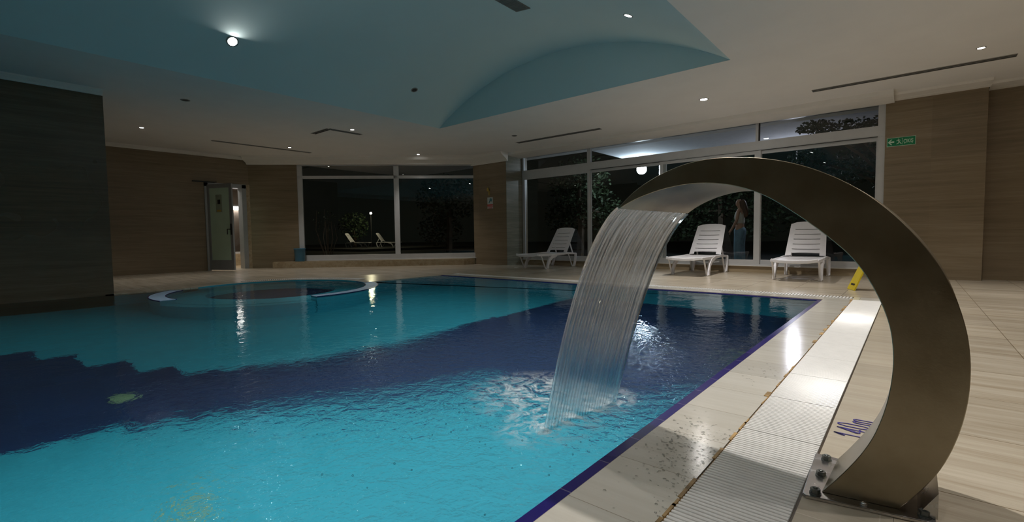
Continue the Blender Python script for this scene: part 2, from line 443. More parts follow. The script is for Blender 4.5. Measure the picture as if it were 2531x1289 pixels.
# ------------------------------------------------------------------ deck (floor)
angA = math.acos((PWX-JC[0])/JR0); angB = 2*PI-math.acos((BX-JC[0])/JR0)
arc = [(JC[0]+JR0*math.cos(angA+(angB-angA)*i/48), JC[1]+JR0*math.sin(angA+(angB-angA)*i/48)) for i in range(49)]
bm = bmesh.new()
prism(bm, [(XL-.3, BY-.1), (XL-.3, FY+.44), (PWX-.001, FY+.44), (PWX-.001, arc[0][1])] + arc + [(BX, arc[-1][1]-.01), (BX, BY-.1)], -.2, 0)
structure('floor', bm, MT['deck'])
bm = bmesh.new(); prism(bm, [(-12.7, FY+.441), (-9.3, 10.8), (3.5, 10.8), (3.5, FY+.441)], -.2, 0)
structure('floor', bm, MT['deck'])
structure('floor', B(-.02, XR, YB, GY+.29, -.2, 0), MT['deck'])
structure('floor', B(GX1+.004, -.021, YB, GY+.29, -.2, 0.0), MT['apron'])
structure('floor', B(3.5, XR, GY+.29, 10.8, -.2, 0), MT['deck'])
structure('floor', B(XL-3.4, XL-.3, 3.2, 6.86, -.2, 0), MT['ledge'])
# coping between the water and the grates
structure('trim_1', B(EX, GX0-.004, YB, FY+.001, -.2, .001), MT['coping'])
structure('trim_2', B(PWX, GX0-.004, FY+.001, FY+.24, -.2, .001), MT['coping_far'])
structure('trim_3', B(GX0-.004, GX1, GY+.005, FY+.44, -.2, .001), MT['coping_far'])
# cobalt tile line at the water's edge
structure('trim_4', B(EX-.048, EX+.0, YB, FY-.001, -.06, -.006), MT['blue_tile'])
structure('trim_5', B(PWX, EX-.048, FY-.04, FY-.001, -.03, -.006), MT['blue_tile_far'])
# uneven grout along the grate
bm = bmesh.new(); y = .9
while y < GY:
    s = random.uniform(.03, .11); w = random.uniform(.004, .013) if random.random() < .8 else .022
    if random.random() < .75: bar(bm, (GX0-w/2+.001, y, .0005), (GX0-w/2+.001, y+s, .0005), w, .006)
    y += s*random.uniform(.8, 1.5)
structure('trim_6', bm, MT['grout'])

# ------------------------------------------------------------------ pool basin
bm = bmesh.new()
PD = -1.4
path = [(EX-.001, YB), (EX-.001, FY-.0), (PWX, FY-.0), (PWX, JC[1]+math.sqrt(JR1**2-(PWX-JC[0])**2))]
a0 = math.atan2(path[-1][1]-JC[1], path[-1][0]-JC[0])
a1 = 2*PI-math.acos((BX-JC[0])/JR1)
path += [(JC[0]+JR1*math.cos(a0+(a1-a0)*i/40), JC[1]+JR1*math.sin(a0+(a1-a0)*i/40)) for i in range(1, 41)]
path += [(BX, YB)]
va = [bm.verts.new((x, y, -.012)) for x, y in path]; vb = [bm.verts.new((x, y, PD)) for x, y in path]
for i in range(len(path)):
    j = (i+1) % len(path); bm.faces.new((va[i], vb[i], vb[j], va[j]))
bm.faces.new(vb)
structure('floor', bm, MT['pool_teal'])
# navy field with stepped edges on the pool floor
rows = [(-2.6, -2.3, -12, -4.3), (-2.3, -2.0, -9.15, -4.28), (-2.0, -1.7, -9.1, -4.26), (-1.7, -1.4, -9.0, -4.24), (-1.4, -1.1, -8.95, -4.22), (-1.1, -.83, -8.9, -4.2),
        (-.83, -.56, -8.6, -4.17), (-.56, -.29, -8.1, -4.14), (-.29, -.03, -7.6, -4.10), (-.03, .19, -7.05, -4.08), (.19, .45, -6.54, -4.06), (.45, .70, -6.11, -4.05),
        (.70, .98, -5.55, -3.92), (.98, 1.24, -5.10, -3.79), (1.24, 1.50, -4.75, -3.66), (1.50, 1.76, -4.63, -3.50),
        (1.76, 1.97, -4.52, -3.34), (1.97, 2.15, -4.43, -3.17), (2.15, 2.32, -4.37, -3.10), (2.32, 2.62, -4.36, -2.98), (2.62, 2.94, -4.30, -2.85),
        (2.94, 3.10, -4.20, -2.3), (3.10, 3.30, -4.2, -1.65), (3.30, 3.62, -4.2, -1.36), (3.62, 3.95, -4.2, -1.18), (3.95, 4.6, -4.23, EX-.002), (4.6, FY-.001, -4.16, EX-.002)]
bm = bmesh.new()
for y0, y1, x0, x1 in rows:
    box(bm, max(x0, BX+.002), x1, y0, y1, PD, PD+.004)
structure('floor', bm, MT['pool_navy'])
# pool inlets
for x, y in ((-4.54, .77), (-2.87, .75), (-1.24, 4.63)):
    bm = bmesh.new(); lathe(bm, [(.085, 0), (.085, .012), (.06, .018), (.012, .018), (.0, .014)], 20)
    o = obj('pool_inlet', bm, MT['pipe'], loc=(x, y, PD+.004))
    tag(o, {(-4.54, .77): 'pale green round inlet cap on the navy tiles at left of the pool', (-2.87, .75): 'pale round inlet cap on turquoise tiles low in the foreground',
            (-1.24, 4.63): 'green round inlet cap under the pool edge near the right side'}[(x, y)], 'inlet')
# whirlpool: ring wall, bench and inner floor
def ring_sector(bm, r0, r1, t0, t1, z0, z1, n=40):
    vs = []
    for i in range(n+1):
        t = t0+(t1-t0)*i/n; c, s = math.cos(t), math.sin(t)
        vs.append([bm.verts.new((JC[0]+r*c, JC[1]+r*s, z)) for r, z in ((r0, z0), (r1, z0), (r1, z1), (r0, z1))])
    for a, b_ in zip(vs, vs[1:]):
        for i in range(4): bm.faces.new((a[i], a[(i+1) % 4], b_[(i+1) % 4], b_[i]))
    bm.faces.new(vs[0][::-1]); bm.faces.new(vs[-1])
D2 = PI/180
wp = thing('whirlpool', 'round whirlpool basin with pale blue ring wall at left of the pool', 'whirlpool', (0, 0, 0))
for t0, t1 in ((-4, 85), (224, 280)):
    bm = bmesh.new(); ring_sector(bm, JR0, JR1, t0*D2, t1*D2, PD, -.035); obj('ring_wall', bm, MT['pool_teal'], wp)
    bm = bmesh.new(); ring_sector(bm, JR0, JR1, t0*D2, t1*D2, -.035, WZ+.004); obj('ring_cap', bm, MT['ring_tile'], wp)
for t0, t1 in ((-4, 85), (224, 280)):
    bm = bmesh.new(); ring_sector(bm, JR0-.014, JR0-.0005, t0*D2, t1*D2, -.05, WZ+.005); ring_sector(bm, JR1+.0005, JR1+.014, t0*D2, t1*D2, -.05, WZ+.005)
    obj('edge_tile', bm, MT['blue_tile'], wp)
bm = bmesh.new(); ring_sector(bm, .95, JR0-.002, 0, 2*PI, PD, -.42, 64); obj('bench', bm, MT['pool_teal'], wp)
bm = bmesh.new(); ring_sector(bm, JR0, JR1, 280.5*D2, 355.5*D2, PD, -.45); obj('step', bm, MT['pool_teal'], wp)
bm = bmesh.new(); ring_sector(bm, .001, .949, 0, 2*PI, PD, -.92, 48); obj('basin_floor', bm, MT['pool_navy'], wp)
bm = bmesh.new(); ring_sector(bm, JR0-.004, JR0+.012, angA, angB, -.9, -.0005, 60); obj('liner', bm, MT['pool_teal'], wp)

# water surface (one ripple-shaded refracting sheet)
bm = bmesh.new()
poly = [(EX-.001, YB), (EX-.001, FY-.001), (PWX-.3, FY-.001), (PWX-.3, arc[0][1]+.02)] + [(JC[0]+(JR0+.03)*math.cos(angA+.1+(angB-angA-.1)*i/48), JC[1]+(JR0+.03)*math.sin(angA+.1+(angB-angA-.1)*i/48)) for i in range(49)] + [(BX+.001, 2.3), (BX+.001, YB)]
f = bm.faces.new([bm.verts.new((x, y, WZ)) for x, y in poly])
f.normal_update()
if f.normal.z < 0: f.normal_flip()
me = bpy.data.meshes.new('pool_water'); bm.to_mesh(me); bm.free(); me.materials.append(MT['water'])
o = bpy.data.objects.new('pool_water', me); COL.objects.link(o)
tag(o, 'clear rippled water filling the swimming pool and whirlpool', 'water', kind='stuff')

# ------------------------------------------------------------------ walls
def wall_seg(name, p, q, z0, z1, mat, th=.25, side=1):
    """vertical wall whose face runs p->q, thickness to the given side"""
    d = Vector((q[0]-p[0], q[1]-p[1], 0)).normalized(); n = Vector((-d.y, d.x, 0))*th*side
    bm = bmesh.new(); prism(bm, [p, q, (q[0]+n.x, q[1]+n.y), (p[0]+n.x, p[1]+n.y)], z0, z1)
    return structure(name, bm, mat)
ZT = 3.2
DY0, DY1, DZ = 4.26, 5.18, 2.27   # doorway in the left wall
yc = XL+CH                        # corner of left wall and angled wall
wall_seg('wall_left', (XL, BY-.2), (XL, DY0), 0, ZT, MT['wall'])
wall_seg('wall_left', (XL, DY1), (XL, yc+.12), 0, ZT, MT['wall'])
structure('wall_left', B(XL-.25, XL, DY0, DY1, DZ, ZT), MT['wall'])
structure('wall_left', B(BX-5.2, BX, YB, BY, -1.4, ZT), MT['wall_shaded'])
P0 = Vector((-13.04, 6.22)); E45 = Vector((1, 1))/math.sqrt(2); N45 = Vector((-1, 1))/math.sqrt(2)   # along the angled wall; outward normal
def cp(s, off=0): v = P0+E45*s+N45*off; return (v.x, v.y)
S1 = (P0-Vector((XL, yc))).length
SE = 4.99
wall_seg('wall_left', cp(-S1), cp(0), 0, ZT, MT['wall'], .09)
wall_seg('wall_far', cp(0), cp(SE), 0, .18, MT['wall'], .25)
wall_seg('wall_far', cp(0), cp(SE), 2.83, ZT, MT['wall'], .25)
structure('wall_far', B(-9.62, -8.384, 9.68, YW+.25, 0, ZT), MT['wall'])
structure('wall_far', B(-8.384, -8.374, 9.685, YW, 0, 2.97), MT['marble'])
structure('wall_far', B(-8.384, -.40, YW, YW+.22, 0, .135), MT['ledge'])
structure('wall_far', B(-8.384, -.40, YW, YW+.22, 2.975, ZT), MT['wall'])
structure('wall_right', B(-.395, .84, YW, YW+.6, 0, ZT), MT['wall'])
structure('wall_right', B(.84, XR, YW+.28, YW+.6, 0, ZT), MT['wall'])
structure('wall_right', B(XR, XR+.25, YB, YW+.6, 0, ZT), MT['wall'])
structure('wall_back', B(BX-.2, XR+.25, YB-.25, YB, -1.4, ZT), MT['wall'])
# stone ledge below the angled window
bm = bmesh.new(); prism(bm, [cp(-.62), cp(-.62, -.28), cp(SE-.42, -.28), cp(SE-.12, 0)], 0, .17)
structure('trim_7', bm, MT['ledge'])
# corridor behind the door
structure('wall_left', B(XL-3.4, XL-.25, 6.78, 6.86, 0, 2.7), MT['corridor'])
structure('wall_left', B(XL-3.5, XL-3.4, 3.2, 6.86, 0, 2.7), MT['corridor'])
structure('wall_left', B(XL-3.4, XL-.25, 3.1, 3.2, 0, 2.7), MT['corridor'])
structure('ceiling', B(XL-3.5, XL-.25, 3.1, 6.86, 2.7, 2.8), MT['cornice'])

# cornices (profile swept along walls)
def cornice(name, p, q, prof, side=-1, ext0=0, ext1=0):
    d = Vector((q[0]-p[0], q[1]-p[1])).normalized(); n = Vector((-d.y, d.x))*side
    bm = bmesh.new(); ends = []
    for c, e in ((Vector(p)-d*ext0, 0), (Vector(q)+d*ext1, 1)):
        ends.append([bm.verts.new((c.x+n.x*o_, c.y+n.y*o_, z)) for o_, z in prof])
    k = len(prof)
    for i in range(k): bm.faces.new((ends[0][i], ends[0][(i+1) % k], ends[1][(i+1) % k], ends[1][i]))
    bm.faces.new(ends[0][::-1]); bm.faces.new(ends[1])
    return structure(name, bm, MT['cornice'])
small = [(0, 2.945), (.02, 2.945), (.03, 2.97), (.07, 3.01), (.075, CZ+.01), (0, CZ+.01)]
cornice('trim_8', (XL, BY), (XL, yc), small)
cornice('trim_9', (BX, YB), (BX, BY), small, -1)
cornice('trim_10', cp(-S1), cp(SE), [(0, 2.832), (.10, 2.832), (.12, 2.87), (.30, 2.93), (.34, 2.99), (.40, CZ+.01), (0, CZ+.01)])
cornice('trim_11', (-9.7, 9.68), (-8.30, 9.68), [(0, 2.80), (.03, 2.80), (.08, 2.86), (.26, 2.96), (.34, CZ+.01), (0, CZ+.01)])
cornice('trim_12', (-8.378, YW), (-.28, YW), [(0, 2.972), (.02, 2.95), (.06, 2.935), (.50, 2.95), (.62, 2.97), (.66, CZ+.01), (0, CZ+.01)])
cornice('trim_13', (-.28, YW), (.86, YW), [(0, 2.975), (.10, 2.98), (.14, 2.99), (.34, 3.0), (.40, CZ+.01), (0, CZ+.01)])
cornice('trim_14', (.86, YW+.28), (XR, YW+.28), [(0, 2.975), (.10, 2.98), (.14, 2.99), (.34, 3.0), (.40, CZ+.01), (0, CZ+.01)])
cornice('trim_15', (BX-.2, YB), (XR, YB), small, 1)

# ------------------------------------------------------------------ ceiling with the barrel vault
VYB = -2.2
bm = bmesh.new()
for x0, x1, y0, y1 in ((XL-.4, VX-VH, YB-.3, YW+.8), (VX+VH, XR+.3, YB-.3, YW+.8), (VX-VH, VX+VH, VY, YW+.8), (VX-VH, VX+VH, YB-.3, VYB)):
    box(bm, x0, x1, y0, y1, CZ, CZ+.12)
structure('ceiling', bm, MT['ceiling'])
bm = bmesh.new()
aH = math.asin(VH/VR); nn = 48; arcs = []
for i in range(nn+1):
    a = -aH+2*aH*i/nn; x = VX+VR*math.sin(a); z = VZ+VR*math.cos(a)
    arcs.append((bm.verts.new((x, VYB, z)), bm.verts.new((x, VY, z))))
for a, b_ in zip(arcs, arcs[1:]): bm.faces.new((a[0], a[1], b_[1], b_[0]))
structure('ceiling', bm, MT['vault'], smooth=True)
for yy in (VY-.006, VYB+.006):
    bm = bmesh.new()
    lo = [bm.verts.new((VX+VR*math.sin(-aH+2*aH*i/nn), yy, CZ)) for i in range(nn+1)]
    hi = [bm.verts.new((VX+VR*math.sin(-aH+2*aH*i/nn), yy, VZ+VR*math.cos(-aH+2*aH*i/nn)+.0005)) for i in range(nn+1)]
    for i in range(nn): bm.faces.new((lo[i], lo[i+1], hi[i+1], hi[i]))
    structure('ceiling', bm, MT['vault'])

# ------------------------------------------------------------------ windows
def frame_box(bm, A, Bv, Nv, s0, s1, z0, z1, d0=0.02, d1=.09):
    """box in wall coordinates: s along, depth d outward"""
    pts = []
    for s, d in ((s0, d0), (s1, d0), (s1, d1), (s0, d1)): pts.append((A[0]+Bv[0]*s+Nv[0]*d, A[1]+Bv[1]*s+Nv[1]*d))
    prism(bm, pts, z0, z1)
# window_1: angled window at the far left
w1 = bpy.data.objects.new('window_1', None); COL.objects.link(w1); w1['kind'] = 'structure'
fr = lambda s0, s1, z0, z1, d0=.02, d1=.09: (s0, s1, z0, z1, d0, d1)
bm = bmesh.new()
for a in (fr(0, .13, .18, 2.83), fr(SE-.03, SE+.02, .18, 2.83), fr(2.63, 2.77, .18, 2.83), fr(0, SE, .18, .33, .0, .1), fr(0, SE, 2.455, 2.535), fr(0, SE, 2.81, 2.83)):
    frame_box(bm, P0, E45, N45, *a)
obj('window_frame', bm, MT['white_alu'], w1)
bm = bmesh.new(); frame_box(bm, P0, E45, N45, -.05, SE, .175, .186, -.03, .02); obj('window_sill', bm, MT['cornice'], w1)
for s0, s1, z0, z1 in ((.13, 2.63, .33, 2.455), (2.77, SE-.03, .33, 2.455), (.13, 2.63, 2.535, 2.81), (2.77, SE-.03, 2.535, 2.81)):
    bm = bmesh.new(); v = [(cp(s0, .055), z0), (cp(s1, .055), z0), (cp(s1, .055), z1), (cp(s0, .055), z1)]
    bm.faces.new([bm.verts.new((a[0], a[1], z)) for a, z in v]); obj('pane', bm, MT['pane'], w1)
# window_2: window wall behind the loungers
w2 = bpy.data.objects.new('window_2', None); COL.objects.link(w2); w2['kind'] = 'structure'
XA, XB = -8.374, -.395
M1, M2, M3 = (-6.28, -6.18), (-4.40, -4.25), (-2.42, -2.30)
def fb(bm, x0, x1, z0, z1, d0=.02, d1=.09): box(bm, x0, x1, YW+d0, YW+d1, z0, z1)
bm = bmesh.new()
fb(bm, XA, XA+.05, .135, 2.975); fb(bm, XB-.10, XB, .135, 2.975)
fb(bm, XA, XB, .135, .165, .0, .10)
fb(bm, XA, XB, 2.42, 2.60, .01, .10); fb(bm, XA, XB, 2.955, 2.975)
fb(bm, M1[0], M1[1], 2.60, 2.97); fb(bm, M3[0], M3[0]+.05, 2.60, 2.97)
obj('window_frame', bm, MT['white_alu'], w2)
bm = bmesh.new(); fb(bm, M3[0]+.05, M3[0]+.075, 2.60, 2.97, .05, .07); fb(bm, M1[1]+.01, XB-.1, 2.415, 2.42, .0, .08)
obj('gasket', bm, MT['black'], w2)
bm = bmesh.new(); fb(bm, XA, XB, .128, .137, -.05, .02); obj('window_sill', bm, MT['cornice'], w2)
for x0, x1 in ((XA+.05, M1[0]), (M1[1], M3[0]), (M3[0]+.075, XB-.10)):
    bm = bmesh.new(); bm.faces.new([bm.verts.new(v) for v in ((x0, YW+.055, 2.60), (x1, YW+.055, 2.60), (x1, YW+.055, 2.955), (x0, YW+.055, 2.955))])
    obj('pane', bm, MT['pane'], w2)
def sash(x0, x1, d, lw, rw, top=2.42, bot=.165, bh=.09):
    bm = bmesh.new()
    fb(bm, x0, x0+lw, bot, top, d, d+.035); fb(bm, x1-rw, x1, bot, top, d, d+.035)
    fb(bm, x0+lw, x1-rw, bot, bot+bh, d, d+.035); fb(bm, x0+lw, x1-rw, top-.07, top, d, d+.035)
    s = obj('sash', bm, MT['white_alu'], w2)
    bm = bmesh.new(); y = YW+d+.017
    bm.faces.new([bm.verts.new(v) for v in ((x0+lw, y, bot+bh), (x1-rw, y, bot+bh), (x1-rw, y, top-.07), (x0+lw, y, top-.07))])
    obj('pane', bm, MT['pane'], s)
sash(XA+.05, M1[0]+.07, .015, .04, .06)
sash(M1[0]+.03, M2[1], .055, .07, .10)
sash(M2[0]+.02, M3[1]-.02, .012, .07, .11)
sash(M3[1]-.06, XB-.03, .055, .05, .09)

# ------------------------------------------------------------------ outdoors
structure('floor', B(-9.6, 14, YW+.35, 50, -.25, -.02), MT['asphalt'])
bm = bmesh.new(); prism(bm, [(-13.9, 5.7), (-9.7, 10.0), (-9.7, 50), (-60, 50), (-60, 5.7)], -.26, -.03)
structure('floor', bm, MT['asphalt'])
cn = thing('entrance_canopy', 'flat pale canopy outside above the sliding doors', 'canopy', (0, 0, 0))
obj('canopy_slab', B(-7.0, 1.5, YW+.75, 14.4, 3.17, 3.30), MT['canopy'], cn)
bm = bmesh.new(); box(bm, -7.0, 1.5, 14.4, 14.5, 3.06, 3.34); obj('fascia', bm, MT['canopy'], cn)
for x in (-5.95, 1.3):
    bm = bmesh.new(); lathe(bm, [(.07, -.03), (.07, 3.17)], 14, (x, 14.2, 0)); obj('post', bm, MT['white_alu'], cn)
gl_ = thing('globe_lamp', 'bright white globe lamp hanging outside under the canopy', 'lamp', (-6.46, 13.9, 2.80))
bm = bmesh.new(); bmesh.ops.create_uvsphere(bm, u_segments=24, v_segments=16, radius=.15); obj('globe', bm, MT['globe'], gl_, smooth=True)
bm = bmesh.new(); lathe(bm, [(.05, .13), (.05, .16), (.015, .18), (.015, .34), (.05, .345), (.05, .369)], 16); obj('stem', bm, MT['white_alu'], gl_)

canopy_fill = thing('globe_lamp', 'dimmer globe lamp added outside to light the canopy, hidden behind the top of the steel arch', 'lamp', (-2.30, 14.0, 2.30))  # extra unseen lamp, added to brighten the canopy behind the leaves
bm = bmesh.new(); bmesh.ops.create_uvsphere(bm, u_segments=24, v_segments=16, radius=.12); obj('globe', bm, emit_mat('canopy_fill_glow', (.86, .86, 1.0), 60), canopy_fill, smooth=True)
bm = bmesh.new(); lathe(bm, [(.05, .10), (.05, .13), (.015, .15), (.015, .84), (.05, .845), (.05, .868)], 16); obj('stem', bm, MT['white_alu'], canopy_fill)

def leaves(bm, c, r, n, size, rnd, flat=1.0):
    for _ in range(n):
        v = Vector((rnd.gauss(0, 1), rnd.gauss(0, 1), rnd.gauss(0, 1))); v.normalize(); v *= rnd.random()**.4
        p = Vector(c)+Vector((v.x*r[0], v.y*r[1], v.z*r[2]))
        a = Vector((rnd.gauss(0, 1), rnd.gauss(0, 1), rnd.gauss(0, .6))).normalized()
        b_ = a.cross(Vector((rnd.gauss(0, 1), rnd.gauss(0, 1), rnd.gauss(0, 1)))).normalized()
        s = size*rnd.uniform(.6, 1.3)
        bm.faces.new([bm.verts.new(p+a*s*.5), bm.verts.new(p+b_*s*.28), bm.verts.new(p-a*s*.5), bm.verts.new(p-b_*s*.28)])
def tree(label, base, h, blobs, seed, size=.12, group=None):
    rnd = random.Random(seed)
    t = thing('garden_tree', label, 'tree', base, 0, group)
    bm = bmesh.new(); strip(bm, [(0, 0, 0), (.05, .02, h*.4), (-.04, .05, h*.75), (0, 0, h)], [.2, .16, .12, .06], [.2, .16, .12, .06], (0, 1, 0))
    for c, r, n in blobs: strip(bm, [(0, 0, h*.5), tuple(v*.5+(h*.3 if i == 2 else 0) for i, v in enumerate(c)), c], .05, .05, (0, 1, 0))
    obj('trunk', bm, MT['bark'], t)
    bm = bmesh.new()
    for c, r, n in blobs: leaves(bm, c, r, n, size, rnd)
    obj('foliage', bm, MT['leaf'], t)
    return t
tree('dark leafy tree outside right window, leaves hanging below the canopy edge', (-.1, 12.3, -.02), 2.9,
     [((-1.45, -.75, 2.96), (.38, .3, .13), 420), ((-.85, -.65, 2.80), (.5, .35, .26), 900), ((-.15, -.6, 2.72), (.6, .4, .42), 1800), ((.1, 0, 1.9), (.7, .5, .6), 900), ((-1.75, .1, 2.42), (.42, .25, .30), 520), ((-.9, .1, 2.2), (.5, .3, .4), 600)], 3, .085)
tree('dark leafy tree outside behind the leftmost sliding door', (-8.9, 14.2, -.02), 3.0,
     [((0, 0, 2.6), (1.2, .9, 1.0), 1500), ((.6, .3, 1.6), (.9, .7, .8), 800), ((-.7, .2, 1.5), (.9, .7, .7), 700)], 5, .14)
tree('tall dark garden tree standing behind the pale blue globe lamp', (-5.2, 17.5, -.02), 3.2,
     [((0, 0, 2.5), (1.8, 1.0, 1.2), 1800), ((1.3, .3, 1.5), (1.2, .7, .9), 900), ((-1.3, .2, 1.3), (1.1, .7, .8), 900)], 8, .16)
tree('broad dark tree beyond the angled window, right pane', (-14.6, 13.2, -.02), 3.0,
     [((0, 0, 2.4), (1.5, 1.2, 1.0), 1500), ((-1.2, .6, 1.2), (1.2, .8, .8), 800)], 12, .15)
# bare shrub outside the angled window
sh = thing('bare_shrub', 'bare twiggy shrub outside left edge of the angled window', 'shrub', (-13.55, 7.35, -.03))
rnd = random.Random(4); bm = bmesh.new()
for i in range(11):
    a = rnd.uniform(0, 2*PI); r = rnd.uniform(.12, .42); h_ = rnd.uniform(1.1, 1.75)
    strip(bm, [(0, 0, 0), (r*.45*math.cos(a), r*.45*math.sin(a), h_*.3), (r*math.cos(a), r*math.sin(a), h_*.65), (r*.85*math.cos(a+.3), r*.85*math.sin(a+.3), h_)], [.022, .018, .012, .005], [.022, .018, .012, .005], (math.sin(a), -math.cos(a), .01))
obj('twigs', bm, MT['bark'], sh)
bm = bmesh.new(); leaves(bm, (0, 0, 1.35), (.4, .4, .35), 60, .06, rnd); obj('foliage', bm, MT['leaf'], sh)

# ------------------------------------------------------------------ door in the left wall
d1 = bpy.data.objects.new('door_1', None); COL.objects.link(d1); d1['kind'] = 'structure'
bm = bmesh.new()
box(bm, XL-.26, XL+.03, DY0-.03, DY0+.05, 0, DZ); box(bm, XL-.26, XL+.03, DY1-.06, DY1+.05, 0, DZ); box(bm, XL-.26, XL+.03, DY0-.03, DY1+.05, DZ-.09, DZ+.01)
obj('door_frame', bm, MT['grey_alu'], d1)
obj('architrave', B(XL, XL+.014, DY1+.05, DY1+.2, 0, DZ+.01), MT['ledge'], d1)
leaf = bpy.data.objects.new('door_leaf', None)
hx, hy = XL+.02, DY0+.04
ang = math.atan2(4.62-4.30, -13.22+13.95)
# the leaf is one mesh per part, in place
def lf(bm, u0, u1, t0, t1, z0, z1):
    c, s = math.cos(ang), math.sin(ang)
    prism(bm, [(hx+u*c-t*s, hy+u*s+t*c) for u, t in ((u0, t0), (u1, t0), (u1, t1), (u0, t1))], z0, z1)
LW = .80
bm = bmesh.new(); lf(bm, 0, .075, -.022, .022, .02, 2.22); lf(bm, LW-.085, LW, -.022, .022, .02, 2.22); lf(bm, .075, LW-.085, -.022, .022, .02, .27); lf(bm, .075, LW-.085, -.022, .022, 2.12, 2.22)
leaf = obj('door_leaf', bm, MT['grey_alu'], d1)
bm = bmesh.new(); lf(bm, .075, LW-.085, -.008, .008, .27, 2.12); obj('frosted_glass', bm, MT['frosted'], leaf)
bm = bmesh.new(); lf(bm, LW-.07, LW-.03, -.032, -.022, .92, 1.20); lf(bm, LW-.16, LW-.04, -.055, -.04, 1.05, 1.07); lf(bm, LW-.06, LW-.045, -.055, -.02, 1.045, 1.075); lf(bm, LW-.16, LW-.145, -.055, -.04, .93, 1.07); obj('door_handle', bm, MT['black'], leaf)
bm = bmesh.new(); lf(bm, .27, .47, -.0105, -.009, 1.50, 1.95); nt_ = obj('notice', bm, plain('notice_paper', (.30, .36, .27), .6), leaf)
bm = bmesh.new(); lf(bm, .33, .42, -.013, -.011, 1.71, 1.82); obj('notice_picture', bm, MT['black'], nt_)
bm = bmesh.new(); lf(bm, .30, .44, -.013, -.011, 1.52, 1.56); obj('notice_text', bm, MT['brass'], nt_)
bm = bmesh.new(); bar(bm, (XL+.05, DY0-.30, DZ+.02), (XL+.05, DY0+.20, DZ+.02), .03, .03); bar(bm, (XL+.05, DY0+.2, DZ+.02), (XL+.32, DY0+.16, DZ-.0), .02, .02)
obj('door_closer', bm, MT['black'], d1)
# glazed partition, low wall and lamp in the corridor
gp = thing('glazed_partition', 'glass partition with pale frame seen through open door', 'partition', (XL-1.9, 4.6, 0))
obj('base_wall', B(-.06, .06, -.9, 2.15, 0, .36), MT['ledge'], gp)
bm = bmesh.new()
for yy in (-.9, .25, 1.40, 2.08): box(bm, -.04, .04, yy, yy+.07, .36, 2.6)
box(bm, -.04, .04, -.9, 2.15, .30, .42); box(bm, -.04, .04, -.9, 2.15, 2.5, 2.6)
obj('partition_frame', bm, MT['white_alu'], gp)
bm = bmesh.new(); bm.faces.new([bm.verts.new(v) for v in ((0, -.83, .42), (0, 2.08, .42), (0, 2.08, 2.5), (0, -.83, 2.5))]); obj('pane', bm, MT['clear'], gp)
ll = thing('strip_lamp', 'white fluorescent strip lamp glowing behind the open door', 'lamp', (XL-3.34, 6.22, 1.86))
obj('tube', B(-.055, .05, -.27, .27, -.07, .04), MT['strip'], ll)
obj('housing', B(-.06, .06, -.29, .29, .04, .09), MT['white_alu'], ll)
l = bpy.data.lights.new('corridor_light', 'AREA'); l.energy = 38; l.size = 1.2; l.color = (1, .93, .85)
o = bpy.data.objects.new('corridor_light', l); COL.objects.link(o); o.location = (XL-1.1, 5.0, 2.66)

# ------------------------------------------------------------------ ceiling lamps, vents and slots
def vault_z(x): return VZ+math.sqrt(VR**2-(x-VX)**2)
def downlight(x, y, z, lens, label, power, r=.045, group='recessed ceiling downlights', tilt=0.0, cone=100):
    t = thing('recessed_downlight', label, 'ceiling light', (x, y, z), 0, group)
    if abs(tilt) > 0: t.rotation_euler = (0, tilt, 0)
    bm = bmesh.new(); lathe(bm, [(r, .004), (r, -.006), (r*1.35, -.006), (r*1.35, .004)], 24); obj('trim_ring', bm, MT['slot_edge'], t)
    bm = bmesh.new(); lathe(bm, [(r*.98, -.0045), (r*.98, -.0025)], 24); obj('lens', bm, MT[lens] if lens else MT['black'], t)
    if power:
        l = bpy.data.lights.new('downlight_beam', 'SPOT'); l.energy = power; l.spot_size = math.radians(cone); l.spot_blend = 1.0; l.shadow_soft_size = .03; l.color = (1, .945, .895)
        o = bpy.data.objects.new('downlight_beam', l); COL.objects.link(o); o.parent = t; o.location = (0, 0, -.02); o.rotation_euler = (0, -tilt, 0)
    return t
P = 118
downlight(-6.81, 2.47, vault_z(-6.81)-.022, 'lens_bright', 'dazzling bright downlight in the blue vault, upper left', P*1.0, .055, tilt=-.75)
downlight(-2.70, 5.43, vault_z(-2.70), 'lens_mid', 'small lit downlight in the vault above the arched panel', P*.8, .045, tilt=.36)
downlight(-6.79, 5.40, vault_z(-6.79), None, 'dark unlit downlight in the vault, near its far left', 0, .045, tilt=-.4)
downlight(.59, 8.28, CZ, 'lens_mid', 'lit downlight at far right beside the long ceiling slot', P*1.2, .035)
downlight(-2.71, 8.20, CZ, 'lens_bright', 'dazzling downlight above the middle lounger', P*2.1, .055, tilt=.0)
downlight(-11.68, 2.51, CZ, 'lens_mid', 'lit downlight over the left deck near the shaded stone block', P*.6, .034)
downlight(-8.91, 2.50, CZ, None, 'unlit downlight with pale ring above the whirlpool', 0, .05)
downlight(-8.88, 5.43, CZ, 'lens_mid', 'lit downlight beside the angled ceiling slot', P*.6, .034)
downlight(-11.69, 5.43, CZ, 'lens_mid', 'lit downlight beside long slot near the open door', P*.6, .034)
downlight(-10.25, 8.23, CZ, 'lens_mid', 'lit downlight in front of the angled window', P*.6, .034)
downlight(-6.84, 8.21, CZ, None, 'dark unlit downlight near the ceiling slot over the left lounger', 0, .045)
